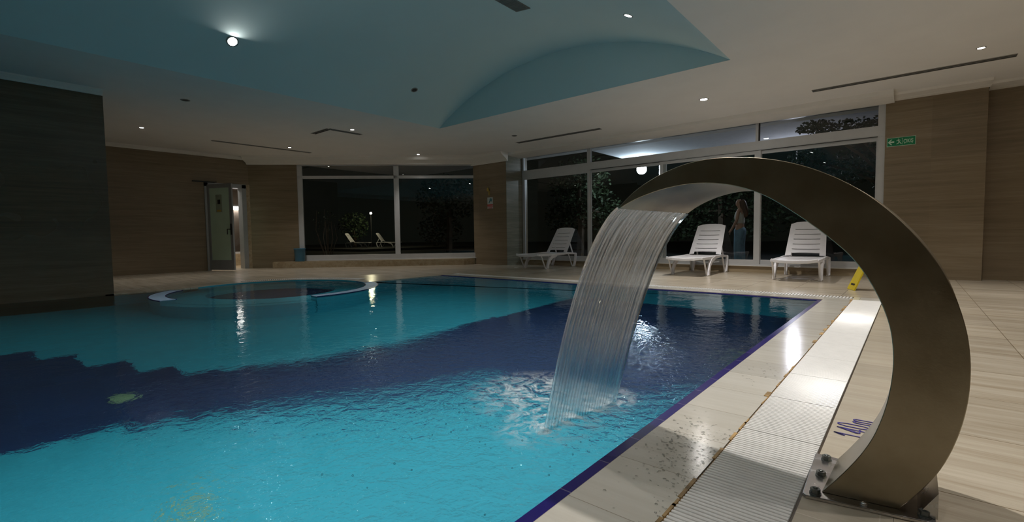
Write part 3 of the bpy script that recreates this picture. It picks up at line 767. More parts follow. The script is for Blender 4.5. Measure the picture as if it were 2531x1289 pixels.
# lamps of the same grid above and behind the camera
for x, y, pw in ((-.6, 2.5, 1.5), (-.6, 5.4, 1.1), (.9, 5.4, .8), (1.6, 2.5, 1.0), (-.6, -.6, .8), (2.6, 8.2, .7), (3.2, 5.2, .5), (3.4, 2.2, .5)):
    downlight(x, y, CZ, 'lens_bright' if (x, y) == (-.6, 5.4) else 'lens_mid', 'lit downlight in the ceiling above the fountain side deck, above the picture edge', P*pw, .05)
for x, y in ((-2.6, 2.47), (-2.6, -.6), (-6.81, -.6)):
    downlight(x, y, vault_z(x), 'lens_mid', 'lit downlight high in the vault over the near water', P*.8, .05, tilt=(-.4 if x < VX else .36))

def slot(label, pts, w):
    t = thing('ceiling_slot', label, 'air slot', (0, 0, 0))
    for i in range(len(pts)-1):
        a, b_ = pts[i], pts[i+1]
        d = (Vector(b_)-Vector(a)).normalized(); n = Vector((-d.y, d.x))
        bm = bmesh.new(); bar(bm, (*a, CZ-.001), (*b_, CZ-.001), w, .006); obj('slot_opening', bm, MT['slot'], t)
        bm = bmesh.new()
        for s in (-1, 0, 1):
            o_ = n*s*w*.5; bar(bm, (a[0]+o_.x, a[1]+o_.y, CZ-.004), (b_[0]+o_.x, b_[1]+o_.y, CZ-.004), .012, .008)
        obj('slot_edge', bm, MT['slot_edge'], t)
    return t
slot('long dark linear air slot in the ceiling, right side', [(-1.27, 8.93), (.97, 8.93)], .12)
slot('linear air slot in ceiling above the left lounger', [(-7.31, 8.88), (-5.07, 8.92)], .12)
slot('linear air slot in the ceiling leading towards the open door', [(-12.08, 3.86), (-12.03, 6.13)], .09)
slot('bent v-shaped air slot in the ceiling over the whirlpool', [(-9.81, 5.07), (-9.16, 5.07), (-9.16, 5.81)], .10)
# grille in the vault
zg = vault_z(-4.0)
gv = thing('air_grille', 'dark rectangular air grille in the top of the vault', 'vent', (-4.0, 4.55, zg-.002))
gv.rotation_euler = (0, .125, 0)
obj('grille_frame', B(-.12, .12, -.5, .47, -.008, .006), MT['dark_grille'], gv)
bm = bmesh.new()
for i in range(40): box(bm, -.105, .105, -.48+i*.0235, -.48+i*.0235+.006, -.014, -.008)
obj('grille_blades', bm, MT['slot_edge'], gv)

# ------------------------------------------------------------------ overflow grates
def grate_panel(L_, name='drain_grate'):
    """slats along x, panel runs along y from 0 to L_"""
    bm = bmesh.new(); wx = GX1-GX0-.008; n = int(round(L_/.0183)); pit = (L_-.004)/n
    for i in range(n):
        y0 = .002+i*pit
        a = bm.verts
        z1 = .004
        pts = [(y0, -.012), (y0+.0006, z1-.002), (y0+.003, z1), (y0+pit-.0090, z1), (y0+pit-.0070, z1-.002), (y0+pit-.0066, -.012)]
        r0 = [a.new((0, y, z)) for y, z in pts]; r1 = [a.new((wx, y, z)) for y, z in pts]
        k = len(pts)
        for j in range(k): bm.faces.new((r0[j], r0[(j+1) % k], r1[(j+1) % k], r1[j]))
        bm.faces.new(r0[::-1]); bm.faces.new(r1)
    for x in (.03, wx/2, wx-.03): box(bm, x-.006, x+.006, .001, L_-.001, -.03, -.008)
    return obj(name, bm, MT['grate'])
joints_y = [1.22, 2.19-.0, 3.17, 4.16, 5.15]
PL = .4885
g0 = None; y = 2.545-PL*7
k = 0
while y < GY-.05:
    Lp = min(PL, GY-y)
    if g0 is None or abs(Lp-PL) > .02:
        g = grate_panel(Lp)
        if g0 is None: g0 = g
    else:
        g = g0.copy(); COL.objects.link(g)
    g.location = (GX0+.004, y, 0)
    tag(g, 'white slatted drain grate panel in the row between pool coping and fountain', 'drain grate', 'grates along the fountain side')
    y += PL
structure('trim_16', B(GX0, GX1, YB, GY, -.14, -.10), MT['channel'])
structure('trim_17', B(GX0-.001, GX0+.003, YB, GY, -.14, -.0015), MT['grout'])
structure('trim_18', B(GX1-.003, GX1+.004, YB, GY, -.14, -.0015), MT['channel'])
# far side grates
def far_panel(L_, w=.19):
    bm = bmesh.new(); n = int(L_/.034)
    for i in range(n): box(bm, i*L_/n+.003, i*L_/n+.022, .004, w-.004, -.015, .004)
    box(bm, 0, L_, .02, .032, -.03, -.01); box(bm, 0, L_, w-.032, w-.02, -.03, -.01)
    return obj('drain_grate', bm, MT['grate'])
x = GX0-.004; g0 = None
while x > PWX+.1:
    g = far_panel(.99) if g0 is None else g0.copy()
    if g0 is None: g0 = g
    else: COL.objects.link(g)
    x -= .994; g.location = (max(x, PWX), FY+.243, 0)
    tag(g, 'white slatted drain grate panel in the row along the far pool edge', 'drain grate', 'grates along the far pool edge')
structure('trim_19', B(PWX-.001, GX0-.004, FY+.24, FY+.44, -.14, -.10), MT['channel'])
# curved grate behind the whirlpool
bm = bmesh.new(); t = 95*D2
while t < 175*D2:
    ring_sector(bm, 1.62, 1.80, t, t+.011, .0, .006, 1); t += .021
o = obj('drain_grate', bm, MT['grate']); tag(o, 'curved slatted drain grate in deck behind the whirlpool', 'drain grate')
bm = bmesh.new(); ring_sector(bm, JR0, 1.60, angA+.02, angB-.02, -.02, .0035, 60); structure('trim_20', bm, MT['coping_far'])
bm = bmesh.new(); ring_sector(bm, 1.61, 1.81, 94*D2, 176*D2, -.01, .001, 50); structure('trim_21', bm, MT['channel'])

# ------------------------------------------------------------------ the swan-neck fountain
outer = [(-.003, .894), (.054, .952), (.118, .991), (.175, 1.017), (.238, 1.036), (.299, 1.044), (.358, 1.043), (.44, 1.035), (.515, 1.018), (.585, .992), (.653, .956), (.718, .911), (.78, .852), (.84, .778), (.887, .702), (.922, .617), (.946, .527), (.955, .443), (.954, .363), (.945, .290), (.931, .229), (.914, .175), (.894, .128), (.861, .074), (.829, .029), (.815, .012)]
inner = [(.004, .892), (.030, .908), (.058, .922), (.137, .949), (.194, .960), (.247, .966), (.308, .964), (.364, .955), (.427, .935), (.480, .907), (.553, .853), (.623, .794), (.690, .728), (.729, .668), (.761, .600), (.785, .525), (.793, .445), (.792, .401), (.786, .340), (.775, .281), (.753, .206), (.721, .141), (.677, .073), (.650, .036), (.632, .012)]
TIP = Vector((-.813, 1.557)); DV = Vector((.98515, .17167)).normalized()
def resample(pts, n):
    seg = [0]
    for a, b_ in zip(pts, pts[1:]): seg.append(seg[-1]+math.dist(a, b_))
    out_ = []
    for i in range(n):
        t = seg[-1]*i/(n-1); j = 0
        while j < len(seg)-2 and seg[j+1] < t: j += 1
        u = (t-seg[j])/(seg[j+1]-seg[j]); out_.append((pts[j][0]*(1-u)+pts[j+1][0]*u, pts[j][1]*(1-u)+pts[j+1][1]*u))
    return out_
def smooth2(pts, it=4):
    for _ in range(it): pts = [pts[0]]+[((a[0]+2*b_[0]+c[0])/4, (a[1]+2*b_[1]+c[1])/4) for a, b_, c in zip(pts, pts[1:], pts[2:])]+[pts[-1]]
    return pts
NS = 90
O_ = smooth2(resample(outer, NS)); I_ = smooth2(resample(inner, NS))
def nearp(s, z): v = TIP+DV*s; return Vector((v.x, v.y, z))
def farp(s, z):
    t = min(max(s/.70, 0), 1)
    w = Vector((.068, .497, -.006))*(1-t)+Vector((.006, .262, 0))*t
    return nearp(s, z)+w
ft = thing('swan_neck_fountain', 'large curved stainless steel swan-neck fountain arching over the pool edge', 'fountain', (-.10, 1.79, 0))
inv = Matrix.Translation(-Vector((-.10, 1.79, 0)))
def ribbon(bm, prof, f0, f1):
    r = []
    for s, z in prof: r.append((bm.verts.new(inv @ f0(s, z)), bm.verts.new(inv @ f1(s, z))))
    return r
bm = bmesh.new()
ro = ribbon(bm, O_, nearp, farp); ri = ribbon(bm, I_, nearp, farp)
for a, b_ in zip(ro, ro[1:]): bm.faces.new((a[0], a[1], b_[1], b_[0]))
for a, b_ in zip(ri, ri[1:]): bm.faces.new((a[1], a[0], b_[0], b_[1]))
for a, b_, c, d in zip(ro, ro[1:], ri, ri[1:]):
    bm.faces.new((a[0], b_[0], d[0], c[0])); bm.faces.new((b_[1], a[1], c[1], d[1]))
bm.faces.new((ro[0][0], ri[0][0], ri[0][1], ro[0][1]))
body = obj('spout_body', bm, MT['steel'], ft)
mod = body.modifiers.new('edge', 'BEVEL'); mod.width = .002; mod.segments = 2; mod.limit_method = 'ANGLE'; mod.angle_limit = math.radians(50)
for f in body.data.polygons: f.use_smooth = True
try: body.data.set_sharp_from_angle(angle=math.radians(40))
except Exception: pass
# base plate
bm = bmesh.new(); prism(bm, [(-.245+.10, 1.955-1.79), (-.236+.10, 1.628-1.79), (-.225+.10, 1.617-1.79), (.068+.10, 1.674-1.79), (.072+.10, 1.955-1.79)], .001, .011)
obj('base_plate', bm, MT['steel_bright'], ft, bevel=.002)
bm = bmesh.new()
prism(bm, [(.06+.10, 1.70-1.79), (.068+.10, 1.70-1.79), (.068+.10, 1.93-1.79), (.06+.10, 1.93-1.79)], .010, .014)
v = [bm.verts.new(p) for p in ((.13, -.095, .012), (.172, -.095, .012), (.172, -.095, .085), (.13, .13, .012), (.172, .13, .012), (.172, .13, .085))]
for q in ((0, 1, 2), (3, 5, 4), (0, 2, 5, 3), (1, 4, 5, 2), (0, 3, 4, 1)): bm.faces.new([v[i] for i in q])
obj('gusset', bm, MT['steel_bright'], ft)
for bx, by in ((-.208, 1.915), (-.207, 1.778), (-.205, 1.645), (-.150, 1.905), (.045, 1.70)):
    bm = bmesh.new(); c = (bx+.10, by-1.79, 0)
    lathe(bm, [(.016, .011), (.016, .014)], 20, c); lathe(bm, [(.0135, .014), (.0135, .027)], 6, c); lathe(bm, [(.006, .027), (.006, .030), (.004, .031)], 10, c)
    obj('bolt', bm, MT['bolt'], ft)

bm = bmesh.new(); lathe(bm, [(.010, .011), (.010, .016), (.006, .020), (.0, .021)], 16, (-.088+.10, 1.662-1.79, 0)); obj('rivet', bm, MT['steel_bright'], ft, smooth=True)

# ------------------------------------------------------------------ falling water, foam, drops
VX0, VZ0, TT = .93, .70, .372
bm = bmesh.new(); uvl = bm.loops.layers.uv.new('UVMap')
nu, nv = 340, 40
rnd = random.Random(2)
ph = [(rnd.uniform(45, 240), rnd.uniform(0, 6.28), rnd.uniform(.3, 1)) for _ in range(14)]
def sheet(u, v, off):
    T = TT*v; n0 = Vector((-.813, 1.557, .893)); f0 = Vector((-.744, 2.052, .887))
    s0 = n0.lerp(f0, u)
    y = s0.y - .022*v*u
    p = Vector((s0.x-VX0*T+.020*v*u*(1-v), y, s0.z-VZ0*T-4.9*T*T))
    rip = sum(a*math.sin(f*u+q+1.3*math.sin(2.2*v+q)+.12*f*v*math.sin(q)*.2)*70/f for f, q, a in ph)*.0009*(1-.65*v)*(.35+1.1*math.sin(8.3*u+1.1)**2*math.cos(3.1*u+.4)**2+.35*math.sin(23*u)**2)
    d = Vector((-VX0, 0, -VZ0-9.8*T)).normalized(); nrm = Vector((d.z, 0, -d.x))
    edge = .006*math.exp(-((u)/.02)**2)+.006*math.exp(-((1-u)/.02)**2)
    th = (.0030+edge+.0012*math.sin(150*u+3*math.sin(v*3)))*(1-.3*v)
    return p+nrm*(rip+off*th)
for off in (1, -1):
    G = [[bm.verts.new(sheet(i/nu, j/nv, off)) for i in range(nu+1)] for j in range(nv+1)]
    for j in range(nv):
        for i in range(nu):
            f = bm.faces.new((G[j][i], G[j][i+1], G[j+1][i+1], G[j+1][i]) if off > 0 else (G[j][i], G[j+1][i], G[j+1][i+1], G[j][i+1]))
            us = [(i, j), (i+1, j), (i+1, j+1), (i, j+1)] if off > 0 else [(i, j), (i, j+1), (i+1, j+1), (i+1, j)]
            for lp, (a, b_) in zip(f.loops, us): lp[uvl].uv = (a/nu, b_/nv)
    if off > 0: G0 = G
for j in range(nv):
    bm.faces.new((G0[j][0], G0[j+1][0], G[j+1][0], G[j][0])); bm.faces.new((G0[j][nu], G[j][nu], G[j+1][nu], G0[j+1][nu]))
o = obj('waterfall_sheet', bm, MT['fall'], smooth=True)
tag(o, 'streaked clear sheet of water falling from the steel fountain lip', 'waterfall')
# foam patch
bm = bmesh.new(); uvl = bm.loops.layers.uv.new('UVMap')
def foam_w(x, y):
    # distance to the landing line and to a plume drifting along -x
    d = math.hypot(max(0, abs(y-1.80)-.25), x+1.17)
    w1_ = max(0, 1-d/.22)
    d2 = math.hypot((x+1.45)/.40, (y-1.92)/.42); w2_ = max(0, 1-d2)
    return min(1, 1.1*w1_+1.25*w2_)
nx, ny = 60, 70; x0, x1, y0, y1 = -1.95, -.93, 1.28, 2.45
G = [[bm.verts.new((x0+(x1-x0)*i/nx, y0+(y1-y0)*j/ny, WZ+.0025+.010*foam_w(x0+(x1-x0)*i/nx, y0+(y1-y0)*j/ny)*rnd.random()*max(0, 1-abs(x0+(x1-x0)*i/nx+1.2)/.35))) for i in range(nx+1)] for j in range(ny+1)]
for j in range(ny):
    for i in range(nx):
        f = bm.faces.new((G[j][i], G[j][i+1], G[j+1][i+1], G[j+1][i]))
        for lp in f.loops: lp[uvl].uv = (foam_w(lp.vert.co.x, lp.vert.co.y), 0)
o = obj('splash_foam', bm, MT['foam'], smooth=True)
tag(o, 'white churned foam on the water where the fountain sheet lands', 'foam', kind='stuff')
def ico(bm, c, r, sq=1.0):
    M_ = Matrix.Translation(c) @ Matrix.Diagonal((r, r, r*sq, 1))
    bmesh.ops.create_icosphere(bm, subdivisions=1, radius=1, matrix=M_)
bm = bmesh.new(); rnd = random.Random(11)
for _ in range(240):
    a = min(rnd.gauss(0, .30), .40); b_ = rnd.gauss(0, .36)
    ico(bm, (-1.30+a, 1.80+b_, WZ+abs(rnd.gauss(0, .035))+.003), rnd.uniform(.0015, .0042))
o = obj('splash_drops', bm, MT['drops'], smooth=True); tag(o, 'tiny water drops splashing up around the foam', 'water drops', kind='stuff')
bm = bmesh.new()
for _ in range(480):
    if rnd.random() < .72: x, y = rnd.gauss(-.63, .07), rnd.gauss(1.72, .17)
    elif rnd.random() < .5: x, y = rnd.gauss(-.54, .02), rnd.gauss(1.45, .25)
    else: x, y = rnd.gauss(-.62, .08), rnd.gauss(2.85, .22)
    if x < EX+.005 or x > GX0-.006: continue
    ico(bm, (x, y, .0012), rnd.uniform(.0015, .0058), .45)
o = obj('puddle_drops', bm, MT['drops'], smooth=True); tag(o, 'glinting wet droplets scattered over the pale coping tiles', 'water drops', kind='stuff')

# ------------------------------------------------------------------ painted depth mark 1.40m
bm = bmesh.new()
def stroke(pts, w=.0065):
    # a = along the reading direction (+y), b = height of the letter (towards -x)
    P_ = [Vector((-.105-b_, 2.215+a, .0024)) for a, b_ in pts]
    for p_, q_ in zip(P_, P_[1:]): bar(bm, p_, q_, w, .0008)
stroke([(.020, -.02), (.022, .115), (.004, .078)]); stroke([(.006, .085), (.022, .112)], .009)
stroke([(.043, .004), (.050, .003)], .009)
stroke([(.088, .0), (.090, .112), (.058, .045), (.062, .036), (.104, .036)]); stroke([(.064, .042), (.088, .10)], .009)
stroke([(.128, .004), (.118, .03), (.118, .085), (.128, .112), (.142, .112), (.152, .085), (.152, .03), (.142, .004), (.128, .004)])
stroke([(.178, .0), (.178, .062)]); stroke([(.178, .05), (.188, .066), (.200, .060), (.202, .0)]); stroke([(.202, .05), (.214, .066), (.226, .060), (.228, .0)])
o = obj('depth_marking', bm, MT['ink']); tag(o, 'hand painted blue 1.40m depth mark on the tile beside the fountain', 'depth marking')

# ------------------------------------------------------------------ sun loungers
def make_lounger(label):
    t = thing('sun_lounger', label, 'sun lounger', (0, 0, 0), 0, 'white loungers by the window wall')
    Wd = .34
    # bed: shallow dished slab with cross slots
    bm = bmesh.new(); nu_ = 8; ys = []
    y = -.30
    while y < .80: ys += [(y, y+.085, False), (y+.085, y+.10, True)]; y += .10
    V = {}
    def bv(u, y):
        key = (round(u, 4), round(y, 4))
        if key not in V: V[key] = bm.verts.new((u*.30, y, .352-.016*(1-u*u)))
        return V[key]
    us = [-1, -.72]+[-.72+1.44*i/nu_ for i in range(1, nu_)]+[.72, 1]
    for ya, yb, hole in ys:
        for ua, ub in zip(us, us[1:]):
            if hole and abs((ua+ub)/2) < .72: continue
            bm.faces.new((bv(ua, ya), bv(ub, ya), bv(ub, yb), bv(ua, yb)))
    s = obj('seat', bm, MT['plastic'], t); md = s.modifiers.new('th', 'SOLIDIFY'); md.thickness = .012; md.offset = -1
    # frame: side rails, front apron, rear bar
    bm = bmesh.new()
    for sx in (-1, 1):
        strip(bm, [(sx*(Wd-.02), -.31, .335), (sx*(Wd-.015), 0, .33), (sx*(Wd-.015), .4, .33), (sx*(Wd-.015), .85, .345), (sx*(Wd-.02), 1.22, .325)], .042, [.045, .055, .06, .05, .04], (1, 0, 0))
    strip(bm, [(-Wd+.01, -.325, .345), (-.2, -.355, .325), (0, -.365, .318), (.2, -.355, .325), (Wd-.01, -.325, .345)], .03, .052, (0, 1, .01))
    strip(bm, [(-Wd, 1.235, .325), (Wd, 1.235, .325)], .035, .04, (0, 1, .01))
    strip(bm, [(-Wd, .82, .335), (Wd, .82, .335)], .03, .035, (0, 1, .01))
    obj('frame', bm, MT['plastic'], t, bevel=.008)
    # legs: a wide curved post and a thin brace meeting at the foot
    for sx in (-1, 1):
        x = sx*(Wd-.01)
        for yf, top, brace in ((0, [(.40, .32), (.22, .285), (.10, .20), (.045, .09), (.025, .008)], (-.20, .32)), (1.10, [(.125, .335), (.115, .25), (.08, .12), (.03, .008)], (-.20, .33))):
            bm = bmesh.new()
            strip(bm, [(x+sx*.012*(1-b_/.33), yf+a, b_) for a, b_ in top], .045, [.07, .085, .08, .07, .06][:len(top)] if len(top) == 5 else .06, (1, 0, 0))
            strip(bm, [(x, yf+brace[0], brace[1]), (x, yf-.035, .012)], .028, .024, (1, 0, 0))
            strip(bm, [(x, yf-.045, .012), (x, yf+.055, .012)], .045, .024, (1, 0, 0))
            obj('leg', bm, MT['plastic'], t, bevel=.006)
    # backrest with five curved slots, rounded top corners and hinge gap
    A = Vector((0, .86, .37)); Dn = Vector((0, .43, .60)).normalized(); LB = .735
    bm = bmesh.new(); V = {}
    cols = [-1, -.95, -.86, -.70]+[-.70+1.4*i/10 for i in range(1, 10)]+[.70, .86, .95, 1]
    rows_ = [(0, .055, False)]
    z = .055
    for i in range(5): rows_ += [(z, z+.075, False), (z+.075, z+.091, True)]; z += .110; rows_ += [(rows_[-1][1], z, False)]
    rows_ += [(z, LB-.05, False), (LB-.05, LB-.02, False), (LB-.02, LB, False)]
    def bk(u, v):
        key = (round(u, 4), round(v, 4))
        if key not in V:
            hw = .315-.035*(v/LB); uu = u; vv = v
            if v >= LB-.001: vv = LB-.045*max(0, (abs(u)-.70)/.30)**2+.012*(1-u*u); hw *= 1-.02*max(0, (abs(u)-.9)/.1)
            sag = -.012*(1-(u/.7)**2) if abs(u) < .7 and .06 < v < LB-.05 else 0
            p_ = A+Dn*(vv+sag)+Vector((uu*hw, 0, 0)); nn_ = Dn.cross(Vector((1, 0, 0)))
            p_ += nn_*(-.020*(1-u*u))*-1*-1
            V[key] = bm.verts.new(p_)
        return V[key]
    for va_, vb_, hole in rows_:
        for ua, ub in zip(cols, cols[1:]):
            if hole and abs((ua+ub)/2) < .70: continue
            if va_ == 0 and abs((ua+ub)/2) < .70: continue
            bm.faces.new((bk(ua, va_), bk(ub, va_), bk(ub, vb_), bk(ua, vb_)))
    s = obj('backrest', bm, MT['plastic'], t); md = s.modifiers.new('th', 'SOLIDIFY'); md.thickness = .012; md.offset = 0
    # support behind the backrest
    bm = bmesh.new()
    for sx in (-1, 1): strip(bm, [(sx*.24, 1.06, .66), (sx*.26, 1.19, .345)], .022, .03, (1, 0, 0))
    strip(bm, [(-.25, 1.075, .63), (.25, 1.075, .63)], .02, .02, (0, 1, .01))
    obj('back_support', bm, MT['plastic'], t)
    return t
def copy_tree(o, parent=None):
    c = o.copy(); COL.objects.link(c)
    if parent is not None: c.parent = parent
    for ch in list(o.children): copy_tree(ch, c)
    return c
lou = make_lounger('white plastic lounger farthest right, beside the yellow floor sign')
lou.location = (-1.45, 9.02, 0); lou.rotation_euler.z = .02
c = copy_tree(lou); c.location = (-3.24, 9.08, 0); c.rotation_euler.z = .0
c['label'] = 'white plastic lounger in the middle, just right of the falling water'
c = copy_tree(lou); c.location = (-6.95, 9.08, 0); c.rotation_euler.z = -.03
c['label'] = 'white plastic lounger farthest left, near the grey marble pillar side'

# two loungers added as stand-ins for glass reflections, and a garden lamp post
gb = obj('garden_terrace', B(-33.5, -24.5, 15.5, 25.5, -.03, .12), MT['asphalt']); gb['kind'] = 'structure'; gb.name = 'floor'
for (x, y), txt in (((-28.4, 18.05), 'pale lounger added in the garden as a window reflection, left of the pair'), ((-27.3, 19.75), 'pale lounger added in the garden as a window reflection, right of the pair')):
    c = copy_tree(lou); c.location = (x, y, .12); c.rotation_euler.z = math.radians(122)
    c['label'] = txt; c['group'] = 'garden loungers standing in for window reflections'
lp = thing('garden_lamp', 'small glowing lamp post in the dark garden beyond the angled window', 'lamp', (-28.95, 18.95, .12))
bm = bmesh.new(); lathe(bm, [(.06, 0), (.06, .02), (.025, .04), (.025, 2.28), (.05, 2.30)], 12); obj('post', bm, MT['black'], lp)
bm = bmesh.new(); bmesh.ops.create_uvsphere(bm, u_segments=14, v_segments=10, radius=.085, matrix=Matrix.Translation((0, 0, 2.38))); obj('globe', bm, emit_mat('garden_globe', (1, .93, .75), 12), lp, smooth=True)
l = bpy.data.lights.new('garden_light', 'POINT'); l.energy = 55; l.color = (1, .88, .55); l.shadow_soft_size = .1
o = bpy.data.objects.new('garden_light', l); COL.objects.link(o); o.location = (-28.1, 18.3, 2.3)
t = tree('loose shrub lit yellow beside the garden lamp, beyond the angled window', (-30.6, 18.6, .12), 1.6, [((0, 0, 1.5), (1.3, 1.0, 1.1), 900)], 21, .2)

# ------------------------------------------------------------------ small things
bn = thing('waste_bin', 'blue plastic waste bin on the ledge at left of the angled window', 'bin', (*cp(.06, -.15), .171))
bm = bmesh.new(); lathe(bm, [(.0, .0), (.125, .0), (.128, .012), (.145, .34), (.150, .345), (.150, .352), (.140, .352), (.122, .02), (.0, .02)], 28)
obj('bin_body', bm, MT['bin'], bn, smooth=True)
bm = bmesh.new(); lathe(bm, [(.143, .335), (.156, .335), (.156, .358), (.143, .358)], 28); obj('rim', bm, MT['bin'], bn)
# exit sign
es = thing('exit_sign', 'green ÇIKIŞ exit sign with arrow on the right stone wall', 'sign', (-.37, YW, 2.22))
obj('sign_plate', B(0, .375, -.008, 0, 0, .145), MT['exit_white'], es)
obj('sign_face', B(.006, .369, -.010, -.008, .006, .139), MT['green'], es)
me = text_mesh('ÇIKIŞ', .082); o = mesh_obj('sign_text', me, MT['exit_white'], es); o.rotation_euler = (PI/2, 0, 0); o.scale = (.62, 1, 1); o.location = (.218, -.0105, .045)
bm = bmesh.new()
def flat(bm, pts):
    a = [bm.verts.new((x, -.0112, z)) for x, z in pts]; b_ = [bm.verts.new((x, -.0095, z)) for x, z in pts]
    bm.faces.new(a); bm.faces.new(b_[::-1]); n = len(pts)
    for i in range(n): bm.faces.new((a[i], a[(i+1) % n], b_[(i+1) % n], b_[i]))
flat(bm, [(.014, .072), (.055, .118), (.072, .118), (.046, .085), (.098, .085), (.098, .060), (.046, .060), (.072, .026), (.055, .026)])
obj('arrow', bm, MT['exit_white'], es)
bm = bmesh.new()
flat(bm, [(.148, .120), (.158, .120), (.158, .106), (.148, .106)])
flat(bm, [(.140, .103), (.160, .100), (.168, .075), (.156, .072)]); flat(bm, [(.160, .100), (.182, .088), (.184, .094), (.164, .106)]); flat(bm, [(.140, .103), (.124, .086), (.128, .082), (.146, .094)])
flat(bm, [(.156, .074), (.168, .076), (.184, .052), (.196, .032), (.188, .028), (.172, .050)]); flat(bm, [(.156, .076), (.150, .052), (.126, .040), (.128, .032), (.158, .044), (.166, .070)])
flat(bm, [(.194, .126), (.206, .126), (.206, .020), (.202, .020), (.202, .121), (.194, .121)])
obj('running_figure', bm, MT['exit_white'], es)
# small warning sign on the pillar
ws = thing('warning_sign', 'small white picture sign with red lines below, on the stone pillar', 'sign', (-9.07, 9.68, 1.56))
obj('sign_board', B(0, .205, -.006, 0, 0, .31), MT['paper'], ws)
bm = bmesh.new(); box(bm, 0, .205, -.008, -.006, .080, .118); box(bm, 0, .205, -.008, -.006, .044, .066); box(bm, .03, .18, -.008, -.006, .008, .030); obj('red_lines', bm, MT['red'], ws)
bm = bmesh.new(); prism(bm, [(0, 0), (0, .004), (.001, .004), (.001, 0)], 0, .001); bm.clear()
def fl2(pts):
    a = [bm.verts.new((x, -.0085, z)) for x, z in pts]; b_ = [bm.verts.new((x, -.006, z)) for x, z in pts]
    bm.faces.new(a); bm.faces.new(b_[::-1]); n = len(pts)
    for i in range(n): bm.faces.new((a[i], a[(i+1) % n], b_[(i+1) % n], b_[i]))
fl2([(.04, .15), (.07, .15), (.11, .20), (.17, .19), (.175, .25), (.14, .29), (.09, .27), (.08, .22)])
obj('picture', bm, MT['teal_print'], ws)
hk = thing('wall_hook', 'small yellow hook fitting on the pillar above the warning sign', 'hook', (-9.02, 9.68, 1.95))
bm = bmesh.new(); lathe(bm, [(.03, 0), (.034, .03), (.024, .085), (.008, .10)], 14, (0, -.036, .09)); obj('hook_head', bm, MT['brass'], hk, smooth=True)
bm = bmesh.new(); box(bm, .01, .035, -.02, 0, -.02, .11); obj('hook_stem', bm, MT['brass'], hk)
# folding wet floor sign, seen nearly from the side
fs = thing('wet_floor_sign', 'yellow folding caution sign standing on deck behind the fountain', 'floor sign', (-.40, 8.02, 0), .35)
for sgn in (-1, 1):
    bm = bmesh.new()
    top_ = Vector((0, 0, .60)); bot = Vector((sgn*.24, 0, 0))
    for (va_, wa), (vb_, wb) in (((0, .14), (.12, .14)), ((.12, .14), (.9, .105)), ((.9, .105), (1, .07))):
        a, b_ = bot.lerp(top_, va_), bot.lerp(top_, vb_)
        n_ = Vector((.6, 0, sgn*.24)).normalized()*.008
        vs = [bm.verts.new(q+Vector((0, s_*w_, 0))+n_*k_) for q, w_ in ((a, wa), (b_, wb)) for s_ in (-1, 1) for k_ in (-1, 1)]
        for q in ((0, 1, 3, 2), (4, 6, 7, 5), (0, 4, 5, 1), (2, 3, 7, 6), (0, 2, 6, 4), (1, 5, 7, 3)): bm.faces.new([vs[i] for i in q])
    pn = obj('sign_panel', bm, MT['yellow'], fs)
    n_ = Vector((.6*sgn, 0, .24)).normalized()
    for v0, v1, w in ((.74, .84, .05), (.60, .64, .06), (.10, .14, .07)):
        a, b_ = bot.lerp(top_, v0)+n_*.010, bot.lerp(top_, v1)+n_*.010
        bm = bmesh.new(); bar(bm, a, b_, w*2, .002, n_); obj('black_print', bm, MT['black'], pn)

# ------------------------------------------------------------------ woman outside behind the glass
def skin(name, pts, edges, mat, parent, sub=2):
    me = bpy.data.meshes.new(name); me.from_pydata([p[0] for p in pts], edges, [])
    o = bpy.data.objects.new(name, me); COL.objects.link(o); o.parent = parent
    md = o.modifiers.new('skin', 'SKIN')
    for i, (c_, r) in enumerate(pts):
        d = me.skin_vertices[0].data[i]; d.radius = r if isinstance(r, tuple) else (r, r); d.use_root = (i == 0)
    o.modifiers.new('sub', 'SUBSURF').levels = sub; o.modifiers['sub'].render_levels = sub
    me.materials.append(mat)
    for f in me.polygons: f.use_smooth = True
    return o
wo = thing('person', 'woman in pale top and light blue trousers standing outside the glass, facing left', 'person', (-3.16, 12.2, -.02), PI)
# local +x is the way she faces
S_ = 1.0
body_pts = [((0, 0, .90), (.13, .15)), ((0, 0, 1.05), (.095, .12)), ((.01, 0, 1.22), (.11, .14)), ((0, 0, 1.33), (.08, .12)), ((.005, 0, 1.39), (.045, .045)), ((.02, 0, 1.44), (.045, .045)),
            ((.025, 0, 1.50), (.075, .068)), ((.02, 0, 1.575), (.082, .07)), ((.015, 0, 1.62), (.05, .045)),
            ((0, .15, 1.33), .045), ((.03, .19, 1.10), .036), ((.13, .17, .92), .028), ((.17, .16, .86), .03),
            ((0, -.15, 1.33), .045), ((-.01, -.19, 1.10), .036), ((.06, -.19, .88), .028), ((.08, -.18, .82), .03),
            ((0, .09, .82), .085), ((.02, .09, .48), .058), ((-.02, .09, .10), .038), ((.05, .09, .035), (.035, .03)), ((.14, .09, .025), (.03, .02)),
            ((0, -.09, .82), .085), ((.0, -.09, .48), .058), ((-.03, -.09, .10), .038), ((.04, -.09, .035), (.035, .03)), ((.13, -.09, .025), (.03, .02))]
body_e = [(0, 1), (1, 2), (2, 3), (3, 4), (4, 5), (5, 6), (6, 7), (7, 8), (3, 9), (9, 10), (10, 11), (11, 12), (3, 13), (13, 14), (14, 15), (15, 16), (0, 17), (17, 18), (18, 19), (19, 20), (20, 21), (0, 22), (22, 23), (23, 24), (24, 25), (25, 26)]
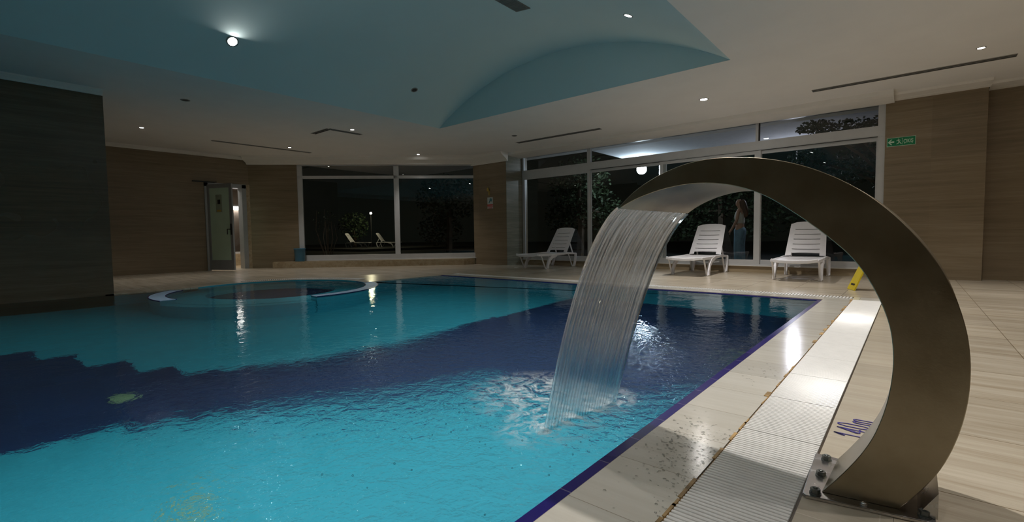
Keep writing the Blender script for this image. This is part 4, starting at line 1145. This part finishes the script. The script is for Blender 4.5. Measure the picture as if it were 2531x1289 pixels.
# five fingers on each hand, joined to the palm
for hi in (12, 16):
    bx_, by_, bz_ = body_pts[hi][0]
    for k, (dy, ln) in enumerate(((-.018, .055), (-.006, .064), (.006, .060), (.018, .048))):
        i0 = len(body_pts)
        body_pts.append(((bx_+.012, by_+dy, bz_-.03), .0085)); body_pts.append(((bx_+.016, by_+dy, bz_-.03-ln), .007)); body_e += [(hi, i0), (i0, i0+1)]
    i0 = len(body_pts); body_pts.append(((bx_+.03, by_, bz_-.005), .009)); body_pts.append(((bx_+.045, by_, bz_-.035), .008)); body_e += [(hi, i0), (i0, i0+1)]
# nose bump
i0 = len(body_pts); body_pts.append(((.105, 0, 1.515), .012)); body_e.append((6, i0))
skin('body', body_pts, body_e, MT['skin'], wo)
skin('blouse', [((0, 0, 1.00), (.115, .145)), ((0, 0, 1.08), (.11, .135)), ((.02, 0, 1.22), (.13, .155)), ((.0, 0, 1.33), (.09, .15)), ((0, 0, 1.36), (.06, .09))], [(0, 1), (1, 2), (2, 3), (3, 4)], MT['cloth_top'], wo)
skin('trousers', [((0, 0, .99), (.13, .16)), ((-.01, 0, .88), (.15, .18)), ((0, .09, .75), .11), ((.02, .09, .45), .10), ((0, .09, .09), .10), ((0, -.09, .75), .11), ((.0, -.09, .45), .10), ((-.02, -.09, .09), .10)],
     [(0, 1), (1, 2), (2, 3), (3, 4), (1, 5), (5, 6), (6, 7)], MT['jeans'], wo)
skin('hair', [((-.01, 0, 1.60), (.085, .085)), ((-.045, 0, 1.53), (.08, .09)), ((-.085, 0, 1.42), (.06, .09)), ((-.10, 0, 1.28), (.05, .10)), ((-.10, 0, 1.17), (.03, .07))], [(0, 1), (1, 2), (2, 3), (3, 4)], MT['hair'], wo)
for sy in (-1, 1):
    bm = bmesh.new(); bmesh.ops.create_uvsphere(bm, u_segments=10, v_segments=8, radius=.011, matrix=Matrix.Translation((.092, sy*.028, 1.545))); obj('eye', bm, MT['black'], wo, smooth=True)
bm = bmesh.new(); box(bm, .088, .096, -.022, .022, 1.468, 1.478); obj('mouth', bm, MT['red'], wo)
